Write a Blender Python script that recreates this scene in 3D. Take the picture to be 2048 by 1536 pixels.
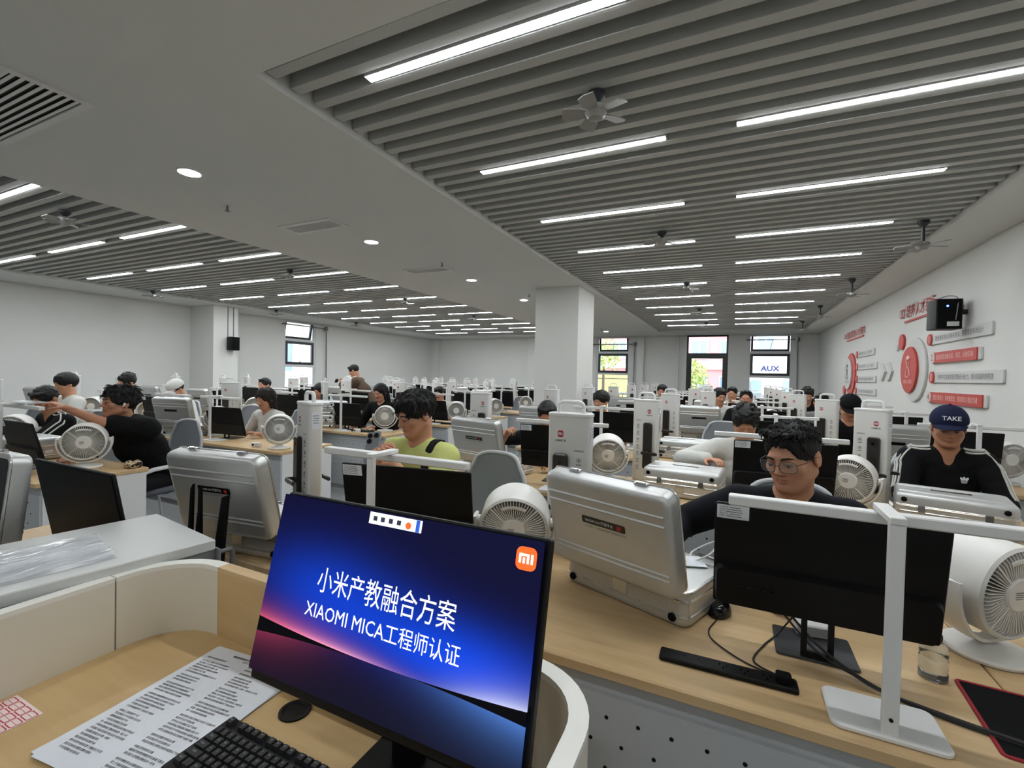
import bpy, bmesh, math, random
import numpy as np
from mathutils import Matrix, Vector, Euler
for _o in list(bpy.data.objects): bpy.data.objects.remove(_o)
SC = bpy.context.scene
COL = SC.collection
PI = math.pi
def R(d): return math.radians(d)

# ------------------------------------------------------------------ camera
cam = bpy.data.cameras.new('camera'); camo = bpy.data.objects.new('camera', cam); COL.objects.link(camo)
cam.sensor_width = 36.0; cam.lens = 931.06 / 2048 * 36.0; cam.clip_start = 0.02; cam.clip_end = 300
CR = Matrix(((0.9019557, -0.02869228, 0.43087431), (0.43121754, 0.0067832, -0.90222249), (0.02296411, 0.99956528, 0.01849076)))
camo.matrix_world = Matrix.Translation((0, 0, 1.53)) @ CR.to_4x4()
SC.camera = camo
# ------------------------------------------------------------------ daylight, exposure
wd = bpy.data.worlds.new('overcast_sky'); SC.world = wd; wd.use_nodes = True
bg = wd.node_tree.nodes['Background']; bg.inputs[0].default_value = (0.86, 0.92, 1.0, 1); bg.inputs[1].default_value = 7.0
SC.view_settings.view_transform = 'Standard'; SC.view_settings.look = 'None'
SC.view_settings.gamma = 1.0; SC.view_settings.exposure = 0.0; SC.view_settings.use_curve_mapping = False
SC.display_settings.display_device = 'sRGB'
STRIP_L = 62.0      # radiance of the ceiling strip lamps

_cy = SC.cycles; _cy.max_bounces = 6; _cy.diffuse_bounces = 3; _cy.glossy_bounces = 2; _cy.transmission_bounces = 6; _cy.transparent_max_bounces = 8; _cy.caustics_reflective = False; _cy.caustics_refractive = False
# ------------------------------------------------------------------ materials
MATS = {}
def srgb(r, g, b):
    f = lambda c: (c / 255 / 12.92) if c / 255 <= .04045 else ((c / 255 + .055) / 1.055) ** 2.4
    return (f(r), f(g), f(b), 1)
def mat(name, col, rough=.6, metal=0., spec=.5, noise=0., nscale=30., bump=0., emit=None, estr=0., alpha=None, trans=0., stretch=None, coat=0.):
    if name in MATS: return MATS[name]
    m = bpy.data.materials.new(name); m.use_nodes = True; MATS[name] = m
    nt = m.node_tree; b = nt.nodes['Principled BSDF']
    if len(col) == 3: col = srgb(*col)
    b.inputs['Base Color'].default_value = col; b.inputs['Roughness'].default_value = rough
    b.inputs['Metallic'].default_value = metal; b.inputs['Specular IOR Level'].default_value = spec
    b.inputs['Coat Weight'].default_value = coat
    if emit is not None:
        b.inputs['Emission Color'].default_value = emit; b.inputs['Emission Strength'].default_value = estr
    if trans: b.inputs['Transmission Weight'].default_value = trans
    if alpha is not None: b.inputs['Alpha'].default_value = alpha
    if noise or bump:
        tc = nt.nodes.new('ShaderNodeTexCoord'); n = nt.nodes.new('ShaderNodeTexNoise'); n.inputs['Scale'].default_value = nscale
        n.inputs['Detail'].default_value = 4
        src = tc.outputs['Object']
        if stretch:
            mp = nt.nodes.new('ShaderNodeMapping'); mp.inputs['Scale'].default_value = stretch
            nt.links.new(src, mp.inputs[0]); src = mp.outputs[0]
        nt.links.new(src, n.inputs['Vector'])
        if noise:
            mx = nt.nodes.new('ShaderNodeMix'); mx.data_type = 'RGBA'
            mx.inputs[6].default_value = tuple(c * (1 - noise) for c in col[:3]) + (1,)
            mx.inputs[7].default_value = tuple(min(1, c * (1 + noise)) for c in col[:3]) + (1,)
            nt.links.new(n.outputs['Fac'], mx.inputs[0]); nt.links.new(mx.outputs[2], b.inputs['Base Color'])
        if bump:
            bp = nt.nodes.new('ShaderNodeBump'); bp.inputs['Strength'].default_value = bump; bp.inputs['Distance'].default_value = .004
            nt.links.new(n.outputs['Fac'], bp.inputs['Height']); nt.links.new(bp.outputs[0], b.inputs['Normal'])
    return m
mat('wall_paint', (222, 222, 218), .8, noise=.02, nscale=3, bump=.05)
mat('ceiling_paint', (224, 226, 223), .85, noise=.015, nscale=2)
mat('slat_paint', (192, 194, 191), .6, noise=.02, nscale=5)
mat('plenum', (50, 50, 50), .95)
mat('strip_glow', (255, 255, 255), .5, emit=(.925, .97, 1, 1), estr=STRIP_L)
mat('spot_glow', (255, 255, 255), .5, emit=(.93, .97, 1, 1), estr=150)
mat('white_metal', (228, 228, 226), .4, spec=.4)
mat('white_plastic', (226, 226, 222), .35, noise=.015, nscale=20)
mat('fan_white', (232, 230, 224), .38)
mat('fan_inner', (168, 165, 158), .6)
mat('grey_panel', (186, 189, 192), .55, noise=.03, nscale=40)
mat('grey_metal', (120, 122, 124), .45, metal=.6)
mat('dark_metal', (46, 47, 50), .45)
mat('black_plastic', (9, 9, 10), .5, spec=.25, noise=.15, nscale=60)
mat('black_gloss', (6, 6, 8), .12, spec=.5)
mat('screen_off', (4, 4, 9), .45, spec=.08)
mat('chrome', (210, 210, 214), .18, metal=1.)
mat('aluminium', (202, 203, 201), .42, metal=.7, noise=.05, nscale=14, bump=.03)
mat('alu_rim', (214, 214, 210), .25, metal=.9)
mat('foam', (34, 35, 38), .95, noise=.3, nscale=80)
mat('rubber', (13, 13, 14), .9, spec=.15)
mat('brown_black', (40, 35, 33), .3, spec=.5)
mat('logo_red', (176, 38, 32), .5)
mat('sign_red', (190, 66, 58), .5)
mat('sign_pink', (240, 190, 182), .6)
mat('sign_grey', (206, 207, 204), .5)
mat('ink', (48, 48, 50), .7)
mat('ink_grey', (112, 112, 112), .7)
mat('paper', (228, 232, 238), .75, noise=.02, nscale=9)
mat('chair_mesh', (128, 131, 135), .8, noise=.08, nscale=220, bump=.1)
mat('chair_seat', (92, 95, 102), .9, noise=.1, nscale=180, bump=.1)
mat('window_frame_dark', (30, 31, 33), .4)
mat('window_frame_white', (214, 216, 216), .4)
mat('teacher_panel', (222, 216, 200), .5, noise=.015, nscale=8)
mat('teacher_edge', (238, 236, 228), .4)
mat('rack_grey', (128, 130, 132), .5, noise=.03, nscale=30)
mat('rack_top', (206, 207, 204), .45, noise=.02, nscale=12)
mat('floor_vinyl', (140, 142, 142), .5, noise=.1, nscale=2.2, stretch=(1, 7, 1))
def wood(name, c1, c2, rough=.42):
    m = bpy.data.materials.new(name); m.use_nodes = True; MATS[name] = m
    nt = m.node_tree; b = nt.nodes['Principled BSDF']; b.inputs['Roughness'].default_value = rough
    b.inputs['Specular IOR Level'].default_value = .4
    tc = nt.nodes.new('ShaderNodeTexCoord'); mp = nt.nodes.new('ShaderNodeMapping'); mp.inputs['Scale'].default_value = (1.2, 11, 8)
    n = nt.nodes.new('ShaderNodeTexNoise'); n.inputs['Scale'].default_value = 2.2; n.inputs['Detail'].default_value = 6; n.inputs['Distortion'].default_value = .6
    n2 = nt.nodes.new('ShaderNodeTexNoise'); n2.inputs['Scale'].default_value = 9; n2.inputs['Detail'].default_value = 3
    ad = nt.nodes.new('ShaderNodeMath'); ad.operation = 'MULTIPLY_ADD'; ad.inputs[1].default_value = .35
    r = nt.nodes.new('ShaderNodeValToRGB'); r.color_ramp.elements[0].position = .3; r.color_ramp.elements[1].position = .95
    r.color_ramp.elements[0].color = srgb(*c1); r.color_ramp.elements[1].color = srgb(*c2)
    nt.links.new(tc.outputs['Object'], mp.inputs[0]); nt.links.new(mp.outputs[0], n.inputs['Vector']); nt.links.new(mp.outputs[0], n2.inputs['Vector'])
    nt.links.new(n2.outputs['Fac'], ad.inputs[0]); nt.links.new(n.outputs['Fac'], ad.inputs[2])
    nt.links.new(ad.outputs[0], r.inputs[0]); nt.links.new(r.outputs[0], b.inputs['Base Color'])
    return m
wood('maple', (190, 157, 112), (216, 186, 142))
wood('maple_edge', (176, 138, 92), (196, 158, 110))
wood('teacher_wood', (194, 161, 112), (208, 177, 128), .4)

# ------------------------------------------------------------------ mesh helpers
def rrect(w, d, r, seg=5):
    r = max(1e-5, min(r, w / 2 - 1e-5, d / 2 - 1e-5)); pts = []
    for (sx, sy, a0) in ((1, 1, 0), (-1, 1, 90), (-1, -1, 180), (1, -1, 270)):
        for i in range(seg + 1):
            a = R(a0 + 90 * i / seg); pts.append((sx * (w / 2 - r) + r * math.cos(a), sy * (d / 2 - r) + r * math.sin(a)))
    return pts
I4 = Matrix.Identity(4)
def T(x, y, z): return Matrix.Translation((x, y, z))
def RX(d): return Matrix.Rotation(R(d), 4, 'X')
def RY(d): return Matrix.Rotation(R(d), 4, 'Y')
def RZ(d): return Matrix.Rotation(R(d), 4, 'Z')
class MB:
    def __init__(s): s.v = []; s.f = []; s.mi = []; s.cur = 0
    def add(s, vs, fs, M=None):
        o = len(s.v)
        s.v += [tuple(M @ Vector(p)) for p in vs] if M is not None else [tuple(p) for p in vs]
        s.f += [tuple(i + o for i in f) for f in fs]; s.mi += [s.cur] * len(fs); return s
    def rings(s, rings, M=None, cap=True, close=False):
        n = len(rings[0]); vs = [p for r in rings for p in r]; fs = []
        L = len(rings)
        for i in range(L if close else L - 1):
            a, b = i * n, ((i + 1) % L) * n
            for j in range(n): fs.append((a + j, a + (j + 1) % n, b + (j + 1) % n, b + j))
        if cap and not close: fs.append(tuple(range(n - 1, -1, -1))); fs.append(tuple(range((L - 1) * n, L * n)))
        return s.add(vs, fs, M)
    def box(s, cx, cy, cz, w, d, h, M=None):
        x, y, z = w / 2, d / 2, h / 2
        vs = [(cx + a * x, cy + b * y, cz + c * z) for c in (-1, 1) for a, b in ((-1, -1), (1, -1), (1, 1), (-1, 1))]
        return s.add(vs, [(3, 2, 1, 0), (4, 5, 6, 7), (0, 1, 5, 4), (1, 2, 6, 5), (2, 3, 7, 6), (3, 0, 4, 7)], M)
    def rbox(s, cx, cy, cz, w, d, h, r=.01, c=.003, seg=4, M=None):
        # rounded (plan) box, chamfered top and bottom; base at cz
        rr = []
        for (ins, z) in ((c, 0), (0, c), (0, h - c), (c, h)):
            rr.append([(cx + x, cy + y, cz + z) for x, y in rrect(w - 2 * ins, d - 2 * ins, max(r - ins, 1e-4), seg)])
        return s.rings(rr, M)
    def lathe(s, prof, n=32, M=None, cap=True):
        return s.rings([[(r * math.cos(2 * PI * k / n), r * math.sin(2 * PI * k / n), z) for k in range(n)] for r, z in prof], M, cap)
    def cyl(s, x, y, z, r, h, n=20, M=None, c=0.):
        pr = [(r, 0), (r, h)] if not c else [(r - c, 0), (r, c), (r, h - c), (r - c, h)]
        MM = T(x, y, z); return s.lathe(pr, n, (M @ MM) if M is not None else MM)
    def tube(s, pts, r, n=8, M=None, flat=1., closed=False):
        P = [Vector(p) for p in pts]; rings = []; prev = None; L = len(P)
        for i, p in enumerate(P):
            if closed: t = P[(i + 1) % L] - P[i - 1]
            else: t = (P[min(i + 1, L - 1)] - P[max(i - 1, 0)])
            t.normalize()
            if prev is None:
                up = Vector((0, 0, 1)) if abs(t.z) < .9 else Vector((0, 1, 0)); u = t.cross(up).normalized()
            else: u = (prev - t * prev.dot(t)).normalized()
            prev = u; w = t.cross(u); rr = r[i] if isinstance(r, (list, tuple)) else r
            rings.append([tuple(p + u * math.cos(2 * PI * k / n) * rr + w * math.sin(2 * PI * k / n) * rr * flat) for k in range(n)])
        return s.rings(rings, M, True, closed)
    def prism(s, poly, z0, z1, M=None):
        return s.rings([[(x, y, z0) for x, y in poly], [(x, y, z1) for x, y in poly]], M)
    def sphere(s, x, y, z, r, n=16, m=10, M=None, sc=(1, 1, 1)):
        rings = [[(x + sc[0] * r * math.sin(PI * i / m) * math.cos(2 * PI * k / n), y + sc[1] * r * math.sin(PI * i / m) * math.sin(2 * PI * k / n), z - sc[2] * r * math.cos(PI * i / m)) for k in range(n)] for i in range(1, m)]
        return s.rings(rings, M)
    def mesh(s, name, mats, smooth=True, ang=38):
        me = bpy.data.meshes.new(name); me.from_pydata(s.v, [], s.f)
        for m in (mats if isinstance(mats, (list, tuple)) else [mats]): me.materials.append(MATS[m] if isinstance(m, str) else m)
        if any(s.mi): me.polygons.foreach_set('material_index', s.mi)
        if smooth:
            me.polygons.foreach_set('use_smooth', [True] * len(me.polygons)); me.set_sharp_from_angle(angle=R(ang))
        me.update(); return me
def link(name, me, parent=None, M=None):
    o = bpy.data.objects.new(name, me); COL.objects.link(o)
    if parent is not None: o.parent = parent
    if M is not None: o.matrix_local = M
    return o
def tag(o, label=None, cat=None, group=None, kind=None):
    if label: o['label'] = label
    if cat: o['category'] = cat
    if group: o['group'] = group
    if kind: o['kind'] = kind
    return o
def empty(name, loc=(0, 0, 0), rz=0.):
    o = bpy.data.objects.new(name, None); COL.objects.link(o); o.location = loc; o.rotation_euler = (0, 0, R(rz)); o.empty_display_size = .1; return o
_TX = {}
def text_geo(txt, size=1., ax='CENTER', bold=0.):
    key = (txt, ax, bold)
    if key not in _TX:
        cu = bpy.data.curves.new('text', 'FONT'); cu.body = txt; cu.align_x = ax; cu.align_y = 'CENTER'; cu.resolution_u = 2; cu.offset = bold
        ob = bpy.data.objects.new('text', cu); COL.objects.link(ob)
        dg = bpy.context.evaluated_depsgraph_get(); me = bpy.data.meshes.new_from_object(ob.evaluated_get(dg))
        _TX[key] = ([tuple(v.co) for v in me.vertices], [tuple(p.vertices) for p in me.polygons])
        bpy.data.objects.remove(ob); bpy.data.curves.remove(cu); bpy.data.meshes.remove(me)
    v, f = _TX[key]
    return [(x * size, y * size, z) for x, y, z in v], f
def text(mb, txt, size, M, ax='CENTER', bold=0., width=None):
    v, f = text_geo(txt, size, ax, bold)
    if width and v:
        w = max(p[0] for p in v) - min(p[0] for p in v); k = width / max(w, 1e-6); v = [(x * k, y, z) for x, y, z in v]
    return mb.add(v, f, M)
class Proto:
    """a kind of thing: parts (name, mesh, matrix, sub-parts, detail level)"""
    def __init__(s): s.parts = []
    def part(s, name, me, M=None, lod=9): s.parts.append([name, me, M, [], lod]); return s.parts[-1]
    def sub(s, pt, name, me, M=None, lod=9): pt[3].append([name, me, M, lod])
    def place(s, name, label, cat, loc, rz=0., group=None, lod=0, skip=()):
        e = empty(name, loc, rz); tag(e, label, cat, group)
        for pn, me, M, subs, l in s.parts:
            if lod > l or pn in skip: continue
            o = link(pn, me, e, M)
            for sn, sme, sM, sl in subs:
                if lod <= sl: link(sn, sme, o, sM)
        return e
def struct(name, mb, m, parent=None, label=None, smooth=False):
    o = link(name, mb.mesh(name, m, smooth), parent)
    if parent is None: o['kind'] = 'structure'
    if label: o['label'] = label
    return o
# ------------------------------------------------------------------ the room
CE = 2.93; XW = 2.15; XL = -11.2; YB = 15.8; YF = -2.6
struct('floor', MB().box((XW + XL) / 2, (YB + YF) / 2, -.05, XW - XL + .4, YB - YF + .4, .1), 'floor_vinyl', label='grey vinyl plank floor between the desk rows')
def wall_with_holes(name, axis, pos, a0, a1, z0, z1, holes, th, label):
    """axis 'x': wall plane x=pos spanning y; axis 'y': wall plane y=pos spanning x; the thickness goes outwards (th signed)"""
    mb = MB(); xs = sorted({a0, a1} | {h[0] for h in holes} | {h[1] for h in holes}); zs = sorted({z0, z1} | {h[2] for h in holes} | {h[3] for h in holes})
    for i in range(len(xs) - 1):
        for j in range(len(zs) - 1):
            mx, mz = (xs[i] + xs[i + 1]) / 2, (zs[j] + zs[j + 1]) / 2
            if any(h[0] < mx < h[1] and h[2] < mz < h[3] for h in holes): continue
            c, w, h_ = mx, xs[i + 1] - xs[i], zs[j + 1] - zs[j]
            if axis == 'x': mb.box(pos + th / 2, c, mz, abs(th), w, h_)
            else: mb.box(c, pos + th / 2, mz, w, abs(th), h_)
    return struct(name, mb, 'wall_paint', label=label)
WIN = {'window_1': (-4.32, -3.2, .1, 2.93), 'window_2': (-1.40, -.2, .1, 2.93), 'window_3': (.36, 1.50, .95, 2.93)}
wall_with_holes('wall_back', 'y', YB, XL - .3, XW + .3, 0, 3.4, [w for w in WIN.values()], .25, 'white far wall with three tall windows')
wall_with_holes('wall_left', 'x', XL, YF - .3, YB, 0, 3.4, [(8.86, 9.92, .9, 2.93)], -.25, 'long white left wall with one window')
wall_with_holes('wall_right', 'x', XW, YF - .3, YB, 0, 3.4, [], .25, 'white right wall carrying red and grey signs')
wall_with_holes('wall_front', 'y', YF, XL - .3, XW + .3, 0, 3.4, [], -.2, 'white wall behind the photographer')
struct('wall_column', MB().box(-2.545, 7.32, 1.5, .71, .86, 3.0), 'wall_paint', label='square white column standing between the two desk blocks')
struct('wall_pilaster', MB().box(-10.775, 6.68, 1.5, .86, .56, 3.0), 'wall_paint', label='white pilaster standing out from the left wall')
mb = MB(); mb.box(-6.7, YB - .08, 1.5, .35, .16, 2.86); mb.box(-11.0, YB - .08, 1.5, .4, .16, 2.86)
struct('trim_1', mb, 'wall_paint', label='white pilasters on the far wall')
mb = MB(); mb.box(-2.83, YB - .05, 1.5, .22, .10, 2.86); mb.box(-1.66, YB - .05, 1.5, .06, .10, 2.86)
struct('trim_2', mb, 'wall_paint', label='narrow white ledges beside the far windows')
# ceiling: plain board with two recessed slat fields
PR = (-2.1, 1.66, 1.48, 14.55); PL = (-10.1, -4.96, 1.42, 14.9)
mb = MB(); zc = CE + .12
def slab(x0, x1, y0, y1): mb.box((x0 + x1) / 2, (y0 + y1) / 2, CE + .09, x1 - x0, y1 - y0, .18)
slab(XL - .1, XW + .1, YF - .1, min(PR[2], PL[2]))
slab(PL[1], XW + .1, PL[2], PR[2])
slab(XL - .1, PL[0], PL[2], YB + .1); slab(PL[1], PR[0], PR[2], YB + .1); slab(PR[1], XW + .1, PR[2], YB + .1)
slab(PL[0], PL[1], PL[3], YB + .1); slab(PR[0], PR[1], PR[3], YB + .1)
CEIL = struct('ceiling', mb, 'ceiling_paint', label='white plasterboard ceiling with two recessed slat fields')
mb = MB(); mb.box((XL + XW) / 2, (YB + YF) / 2, 3.2, XW - XL, YB - YF, .05)
plen = link('plenum_board', mb.mesh('plenum_board', 'plenum', False), CEIL)
# slats: one object each, sharing two meshes
def slat_field(P, light0, pitch, lights_y, cols, block):
    L = P[1] - P[0]; me = MB().box(0, 0, 0, L - .02, .058, .13).mesh('slat', 'slat_paint', False)
    y = light0 - 1.5 * pitch; n = 0
    while y < P[3] - .03:
        link('slat', me, CEIL, T((P[0] + P[1]) / 2, y, CE + .105)); y += pitch
    return
NR = [1.77 + 1.14 * i for i in range(11)]; NL = [1.73 + 1.105 * i for i in range(12)]
slat_field(PR, 1.77, .1425, NR, 0, 'right'); slat_field(PL, 1.73, .138125, NL, 0, 'left')
def strip_proto(L):
    p = Proto()
    p.part('housing', MB().box(0, 0, .036, L, .050, .05).mesh('housing', 'white_metal', False))
    p.part('diffuser', MB().box(0, 0, .0095, L - .012, .043, .001).mesh('diffuser', 'strip_glow', False))
    return p
SR = strip_proto(1.26); SL = strip_proto(1.30)
ORD = ['first', 'second', 'third', 'fourth', 'fifth', 'sixth', 'seventh', 'eighth', 'ninth', 'tenth', 'eleventh', 'twelfth']
for ci, (x0, x1, nm) in enumerate(((-1.67, -.41, 'left'), (-.03, 1.23, 'right'))):
    for i, y in enumerate(NR):
        SR.place('linear_light', f'lit ceiling strip lamp, {ORD[i]} in the {nm} column of the right slat field', 'light', ((x0 + x1) / 2, y, CE + .026), 0, 'strip lamps of the right slat field')
for ci, (x0, x1, nm) in enumerate(((-9.7, -8.4, 'left'), (-7.95, -6.65, 'middle'), (-6.22, -4.98, 'right'))):
    for i, y in enumerate(NL):
        SL.place('linear_light', f'lit ceiling strip lamp, {ORD[i]} in the {nm} column of the left slat field', 'light', ((x0 + x1) / 2, y, CE + .026), 0, 'strip lamps of the left slat field')
# round downlights in the plain band
p = Proto(); p.part('rim', MB().rings([[(r * math.cos(2 * PI * k / 28), r * math.sin(2 * PI * k / 28), z) for k in range(28)] for r, z in ((.085, .01), (.085, -.004), (.07, -.007), (.066, 0), (.066, .01))], cap=False).mesh('rim', 'white_metal'))
p.part('lens', MB().cyl(0, 0, -.003, .067, .012, 28).mesh('lens', 'spot_glow', False))
DLY = [2.02, 3.87, 5.98, 7.88, 10.0, 12.0, 14.0]
for i, y in enumerate(DLY):
    if i == 4 or i == 5: continue
    p.place('downlight', f'round lit downlight, {ORD[i if i < 4 else 4]} from the camera in the plain ceiling band', 'light', (-3.56, y, CE), 0, 'round downlights')
for x, y, l in ((-3.56, .1, 'added round downlight over the teacher side of the aisle'), (-1.9, -.5, 'added round downlight over the teacher desk, left one'), (-.2, -.5, 'added round downlight over the teacher desk, middle one'), (1.4, -.5, 'added round downlight over the teacher desk, right one'), (-5.6, -.5, 'added round downlight in front of the left block'), (-8.2, -.5, 'added round downlight in front of the left block wall side'), (-1.9, -1.8, 'added round downlight behind the camera, left one'), (.6, -1.8, 'added round downlight behind the camera, right one')):
    p.place('downlight', l, 'light', (x, y, CE), 0, 'round downlights')  # out-of-view downlights added to brighten the teacher's end of the room
# air vents
def vent_proto(w, d, n, dm='black_plastic', k=.5):
    p = Proto(); mb = MB()
    for a, b, ww, dd in ((0, d / 2 - .02, w, .04), (0, -d / 2 + .02, w, .04), (w / 2 - .02, 0, .04, d - .08), (-w / 2 + .02, 0, .04, d - .08)): mb.box(a, b, -.004, ww, dd, .012)
    p.part('frame', mb.mesh('frame', 'white_metal', False)); p.part('duct', MB().box(0, 0, .0005, w - .08, d - .08, .001).mesh('duct', dm, False))
    sl = MB().box(0, 0, 0, w - .08, (d - .08) / n * k, .004, RX(12)).mesh('slat', 'white_metal', False)
    for i in range(n): p.part('slat', sl, T(0, -d / 2 + .04 + (i + .5) * (d - .08) / n, -.006))
    return p
vp = vent_proto(.68, .25, 9, 'grey_panel', .62)
vp.place('air_vent', 'white slotted air vent nearest to the first round downlight', 'vent', (-3.72, 3.24, CE - .001), 0, 'ceiling air vents')
vp.place('air_vent', 'white slotted air vent between the second and third downlights', 'vent', (-3.78, 5.2, CE - .001), 0, 'ceiling air vents')
vp.place('air_vent', 'white slotted air vent far back near the window wall', 'vent', (-2.75, 14.3, CE - .001), 0, 'ceiling air vents')
vent_proto(1.1, .36, 8).place('air_vent', 'large dark slotted air vent at the upper left corner', 'vent', (-3.68, 1.12, CE - .001), 0)
# sprinklers
p = Proto(); p.part('stem', MB().cyl(0, 0, -.05, .008, .05, 10).mesh('stem', 'grey_metal')); p.part('deflector', MB().cyl(0, 0, -.055, .02, .005, 14).mesh('deflector', 'grey_metal')); p.part('rosette', MB().cyl(0, 0, -.008, .03, .008, 18).mesh('rosette', 'white_metal'))
for x, y, l in ((-3.95, 2.55, 'small ceiling sprinkler left of the second downlight'), (-3.35, 4.9, 'small ceiling sprinkler right of the middle air vent'), (-3.2, 7.3, 'small ceiling sprinkler close to the square column'), (-3.5, 13.2, 'small ceiling sprinkler far back by the window wall')):
    p.place('sprinkler', l, 'sprinkler', (x, y, CE))
# small ceiling fans with a drop rod
def cfan(rod, rad, col):
    p = Proto(); H = .1 + rod
    p.part('canopy', MB().lathe([(.045, 0), (.045, -.02), (.02, -.05)], 20).mesh('canopy', 'dark_metal')); p.part('rod', MB().cyl(0, 0, -H, .014, H, 12).mesh('rod', 'dark_metal'))
    p.part('motor', MB().lathe([(.02, -H + .02), (.05, -H + .01), (.055, -H - .02), (.035, -H - .045), (.008, -H - .05)], 20).mesh('motor', col))
    for k in range(5):
        poly = [(.045, -.02), (rad * .5, -.045), (rad * .92, -.05), (rad, -.02), (rad * .96, .03), (rad * .5, .028), (.045, .018)]
        p.part('blade', MB().prism(poly, -.0025, .0025, RX(14)).mesh('blade', col), T(0, 0, -H - .015) @ RZ(72 * k))
    return p
mat('fan_blade', (150, 150, 146), .35)
cf = cfan(-.02, .17, 'fan_blade'); cfr = cfan(.10, .20, 'fan_blade')
for x, y, l in ((-.67, 2.31, 'small ceiling fan over the nearest desk row'), (-.68, 4.74, 'small ceiling fan below the fourth left strip lamp'), (-.68, 7.36, 'small ceiling fan crossing the sixth left strip lamp'), (-.68, 10.1, 'small ceiling fan far down the right slat field'), (-.68, 12.6, 'small ceiling fan closest to the far windows'),
    (1.45, 5.23, 'ceiling fan on a dark rod nearest along the right wall'), (1.42, 7.8, 'ceiling fan on a dark rod, second along the right wall'), (1.4, 10.3, 'ceiling fan on a dark rod, third along the right wall'), (1.4, 12.8, 'ceiling fan on a dark rod, farthest along the right wall'),
    (-5.65, 2.12, 'small ceiling fan at the near end of the left slat field'), (-5.75, 4.63, 'small ceiling fan, second along the aisle side of the left field'), (-5.75, 7.2, 'small ceiling fan, third along the aisle side of the left field'), (-5.75, 9.8, 'small ceiling fan, fourth along the aisle side of the left field'),
    (-9.9, 5.0, 'small ceiling fan near the left wall pilaster'), (-9.9, 7.6, 'small ceiling fan near the left wall window'), (-9.9, 10.2, 'small ceiling fan far along the left wall')):
    (cfr if x > 1 else cf).place('ceiling_fan', l, 'ceiling fan', (x, y, CE + .03), random.Random(x * 7 + y).uniform(0, 70), 'small ceiling fans')
# ------------------------------------------------------------------ windows
mat('glass', (235, 242, 245), .02, trans=1., spec=.3)
MATS['glass'].node_tree.nodes['Principled BSDF'].inputs['IOR'].default_value = 1.02
def frame_rect(mb, x0, x1, z0, z1, w, y, d):
    mb.box((x0 + x1) / 2, y, z0 + w / 2, x1 - x0, d, w); mb.box((x0 + x1) / 2, y, z1 - w / 2, x1 - x0, d, w)
    mb.box(x0 + w / 2, y, (z0 + z1) / 2, w, d, z1 - z0 - 2 * w); mb.box(x1 - w / 2, y, (z0 + z1) / 2, w, d, z1 - z0 - 2 * w)
def window_unit(name, label, M, w, z0, dark, kind):
    """local: x across 0..w, y outwards, z up"""
    root = tag(empty(name), label=label, kind='structure'); root.matrix_world = M
    mb = MB(); frame_rect(mb, 0, w, z0, 2.93, .05, .05, .07)
    if kind == 'tall':
        for z in (2.33,): mb.box(w / 2, .05, z, w - .1, .07, .07)
        link('window_frame', mb.mesh('window_frame', 'window_frame_dark', False), root)
        s = MB(); frame_rect(s, .05, w - .05, z0 + .05, 2.30, .10, .05, .05); link('sash', s.mesh('sash', 'window_frame_dark', False), root)
        panes = ((.15, w - .15, z0 + .15, 2.20), (.05, w - .05, 2.365, 2.88))
    else:
        for z in (2.385, 1.66): mb.box(w / 2, .05, z, w - .1, .07, .07)
        if kind == 'rail': mb.box(w / 2, .05, 1.5, w - .1, .06, .04); mb.box(w / 2, .05, .98, w - .1, .06, .05)
        link('window_frame', mb.mesh('window_frame', 'window_frame_white', False), root)
        s = MB(); frame_rect(s, .05, w - .05, 1.695, 2.35, .075, .04, .05); sh = link('sash', s.mesh('sash', 'window_frame_dark', False), root)
        h = MB().box(w / 2, .0, 1.76, .015, .03, .10, ); link('handle', h.mesh('handle', 'dark_metal', False), sh)
        # top-hung sash, tilted outwards
        A = T(0, .05, 2.93) @ RX(10) @ T(0, 0, -2.93)
        s = MB(); frame_rect(s, .06, w - .06, 2.42, 2.93, .06, .02, .045); sh2 = link('sash', s.mesh('sash', 'window_frame_dark', False), root, A)
        link('pane', MB().box(w / 2, .02, 2.67, w - .22, .006, .42).mesh('pane', 'glass', False), sh2)
        st = MB().tube([(w * .5, -.02, 2.45), (w * .52, -.03, 2.60), (w * .56, -.06, 2.78)], .006, 6); link('stay', st.mesh('stay', 'dark_metal'), root)
        panes = ((.12, w - .12, 1.77, 2.28), (.05, w - .05, z0 + .05, 1.62))
    for a, b, c, d in panes: link('pane', MB().box((a + b) / 2, .05, (c + d) / 2, b - a, .006, d - c).mesh('pane', 'glass', False), root)
    return root
window_unit('window_1', 'window with yellow banners outside, left of the far windows', T(-4.32, YB, 0), 1.12, .1, False, 'rail')
window_unit('window_2', 'tall dark framed window showing a red brick building', T(-1.40, YB, 0), 1.20, .1, True, 'tall')
window_unit('window_3', 'far right window with a lettered building outside', T(.36, YB, 0), 1.14, .95, False, 'plain')
window_unit('window_4', 'narrow window with tilted top sash in the left wall', T(XL, 8.86, 0) @ RZ(90), 1.06, .9, False, 'plain')
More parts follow.
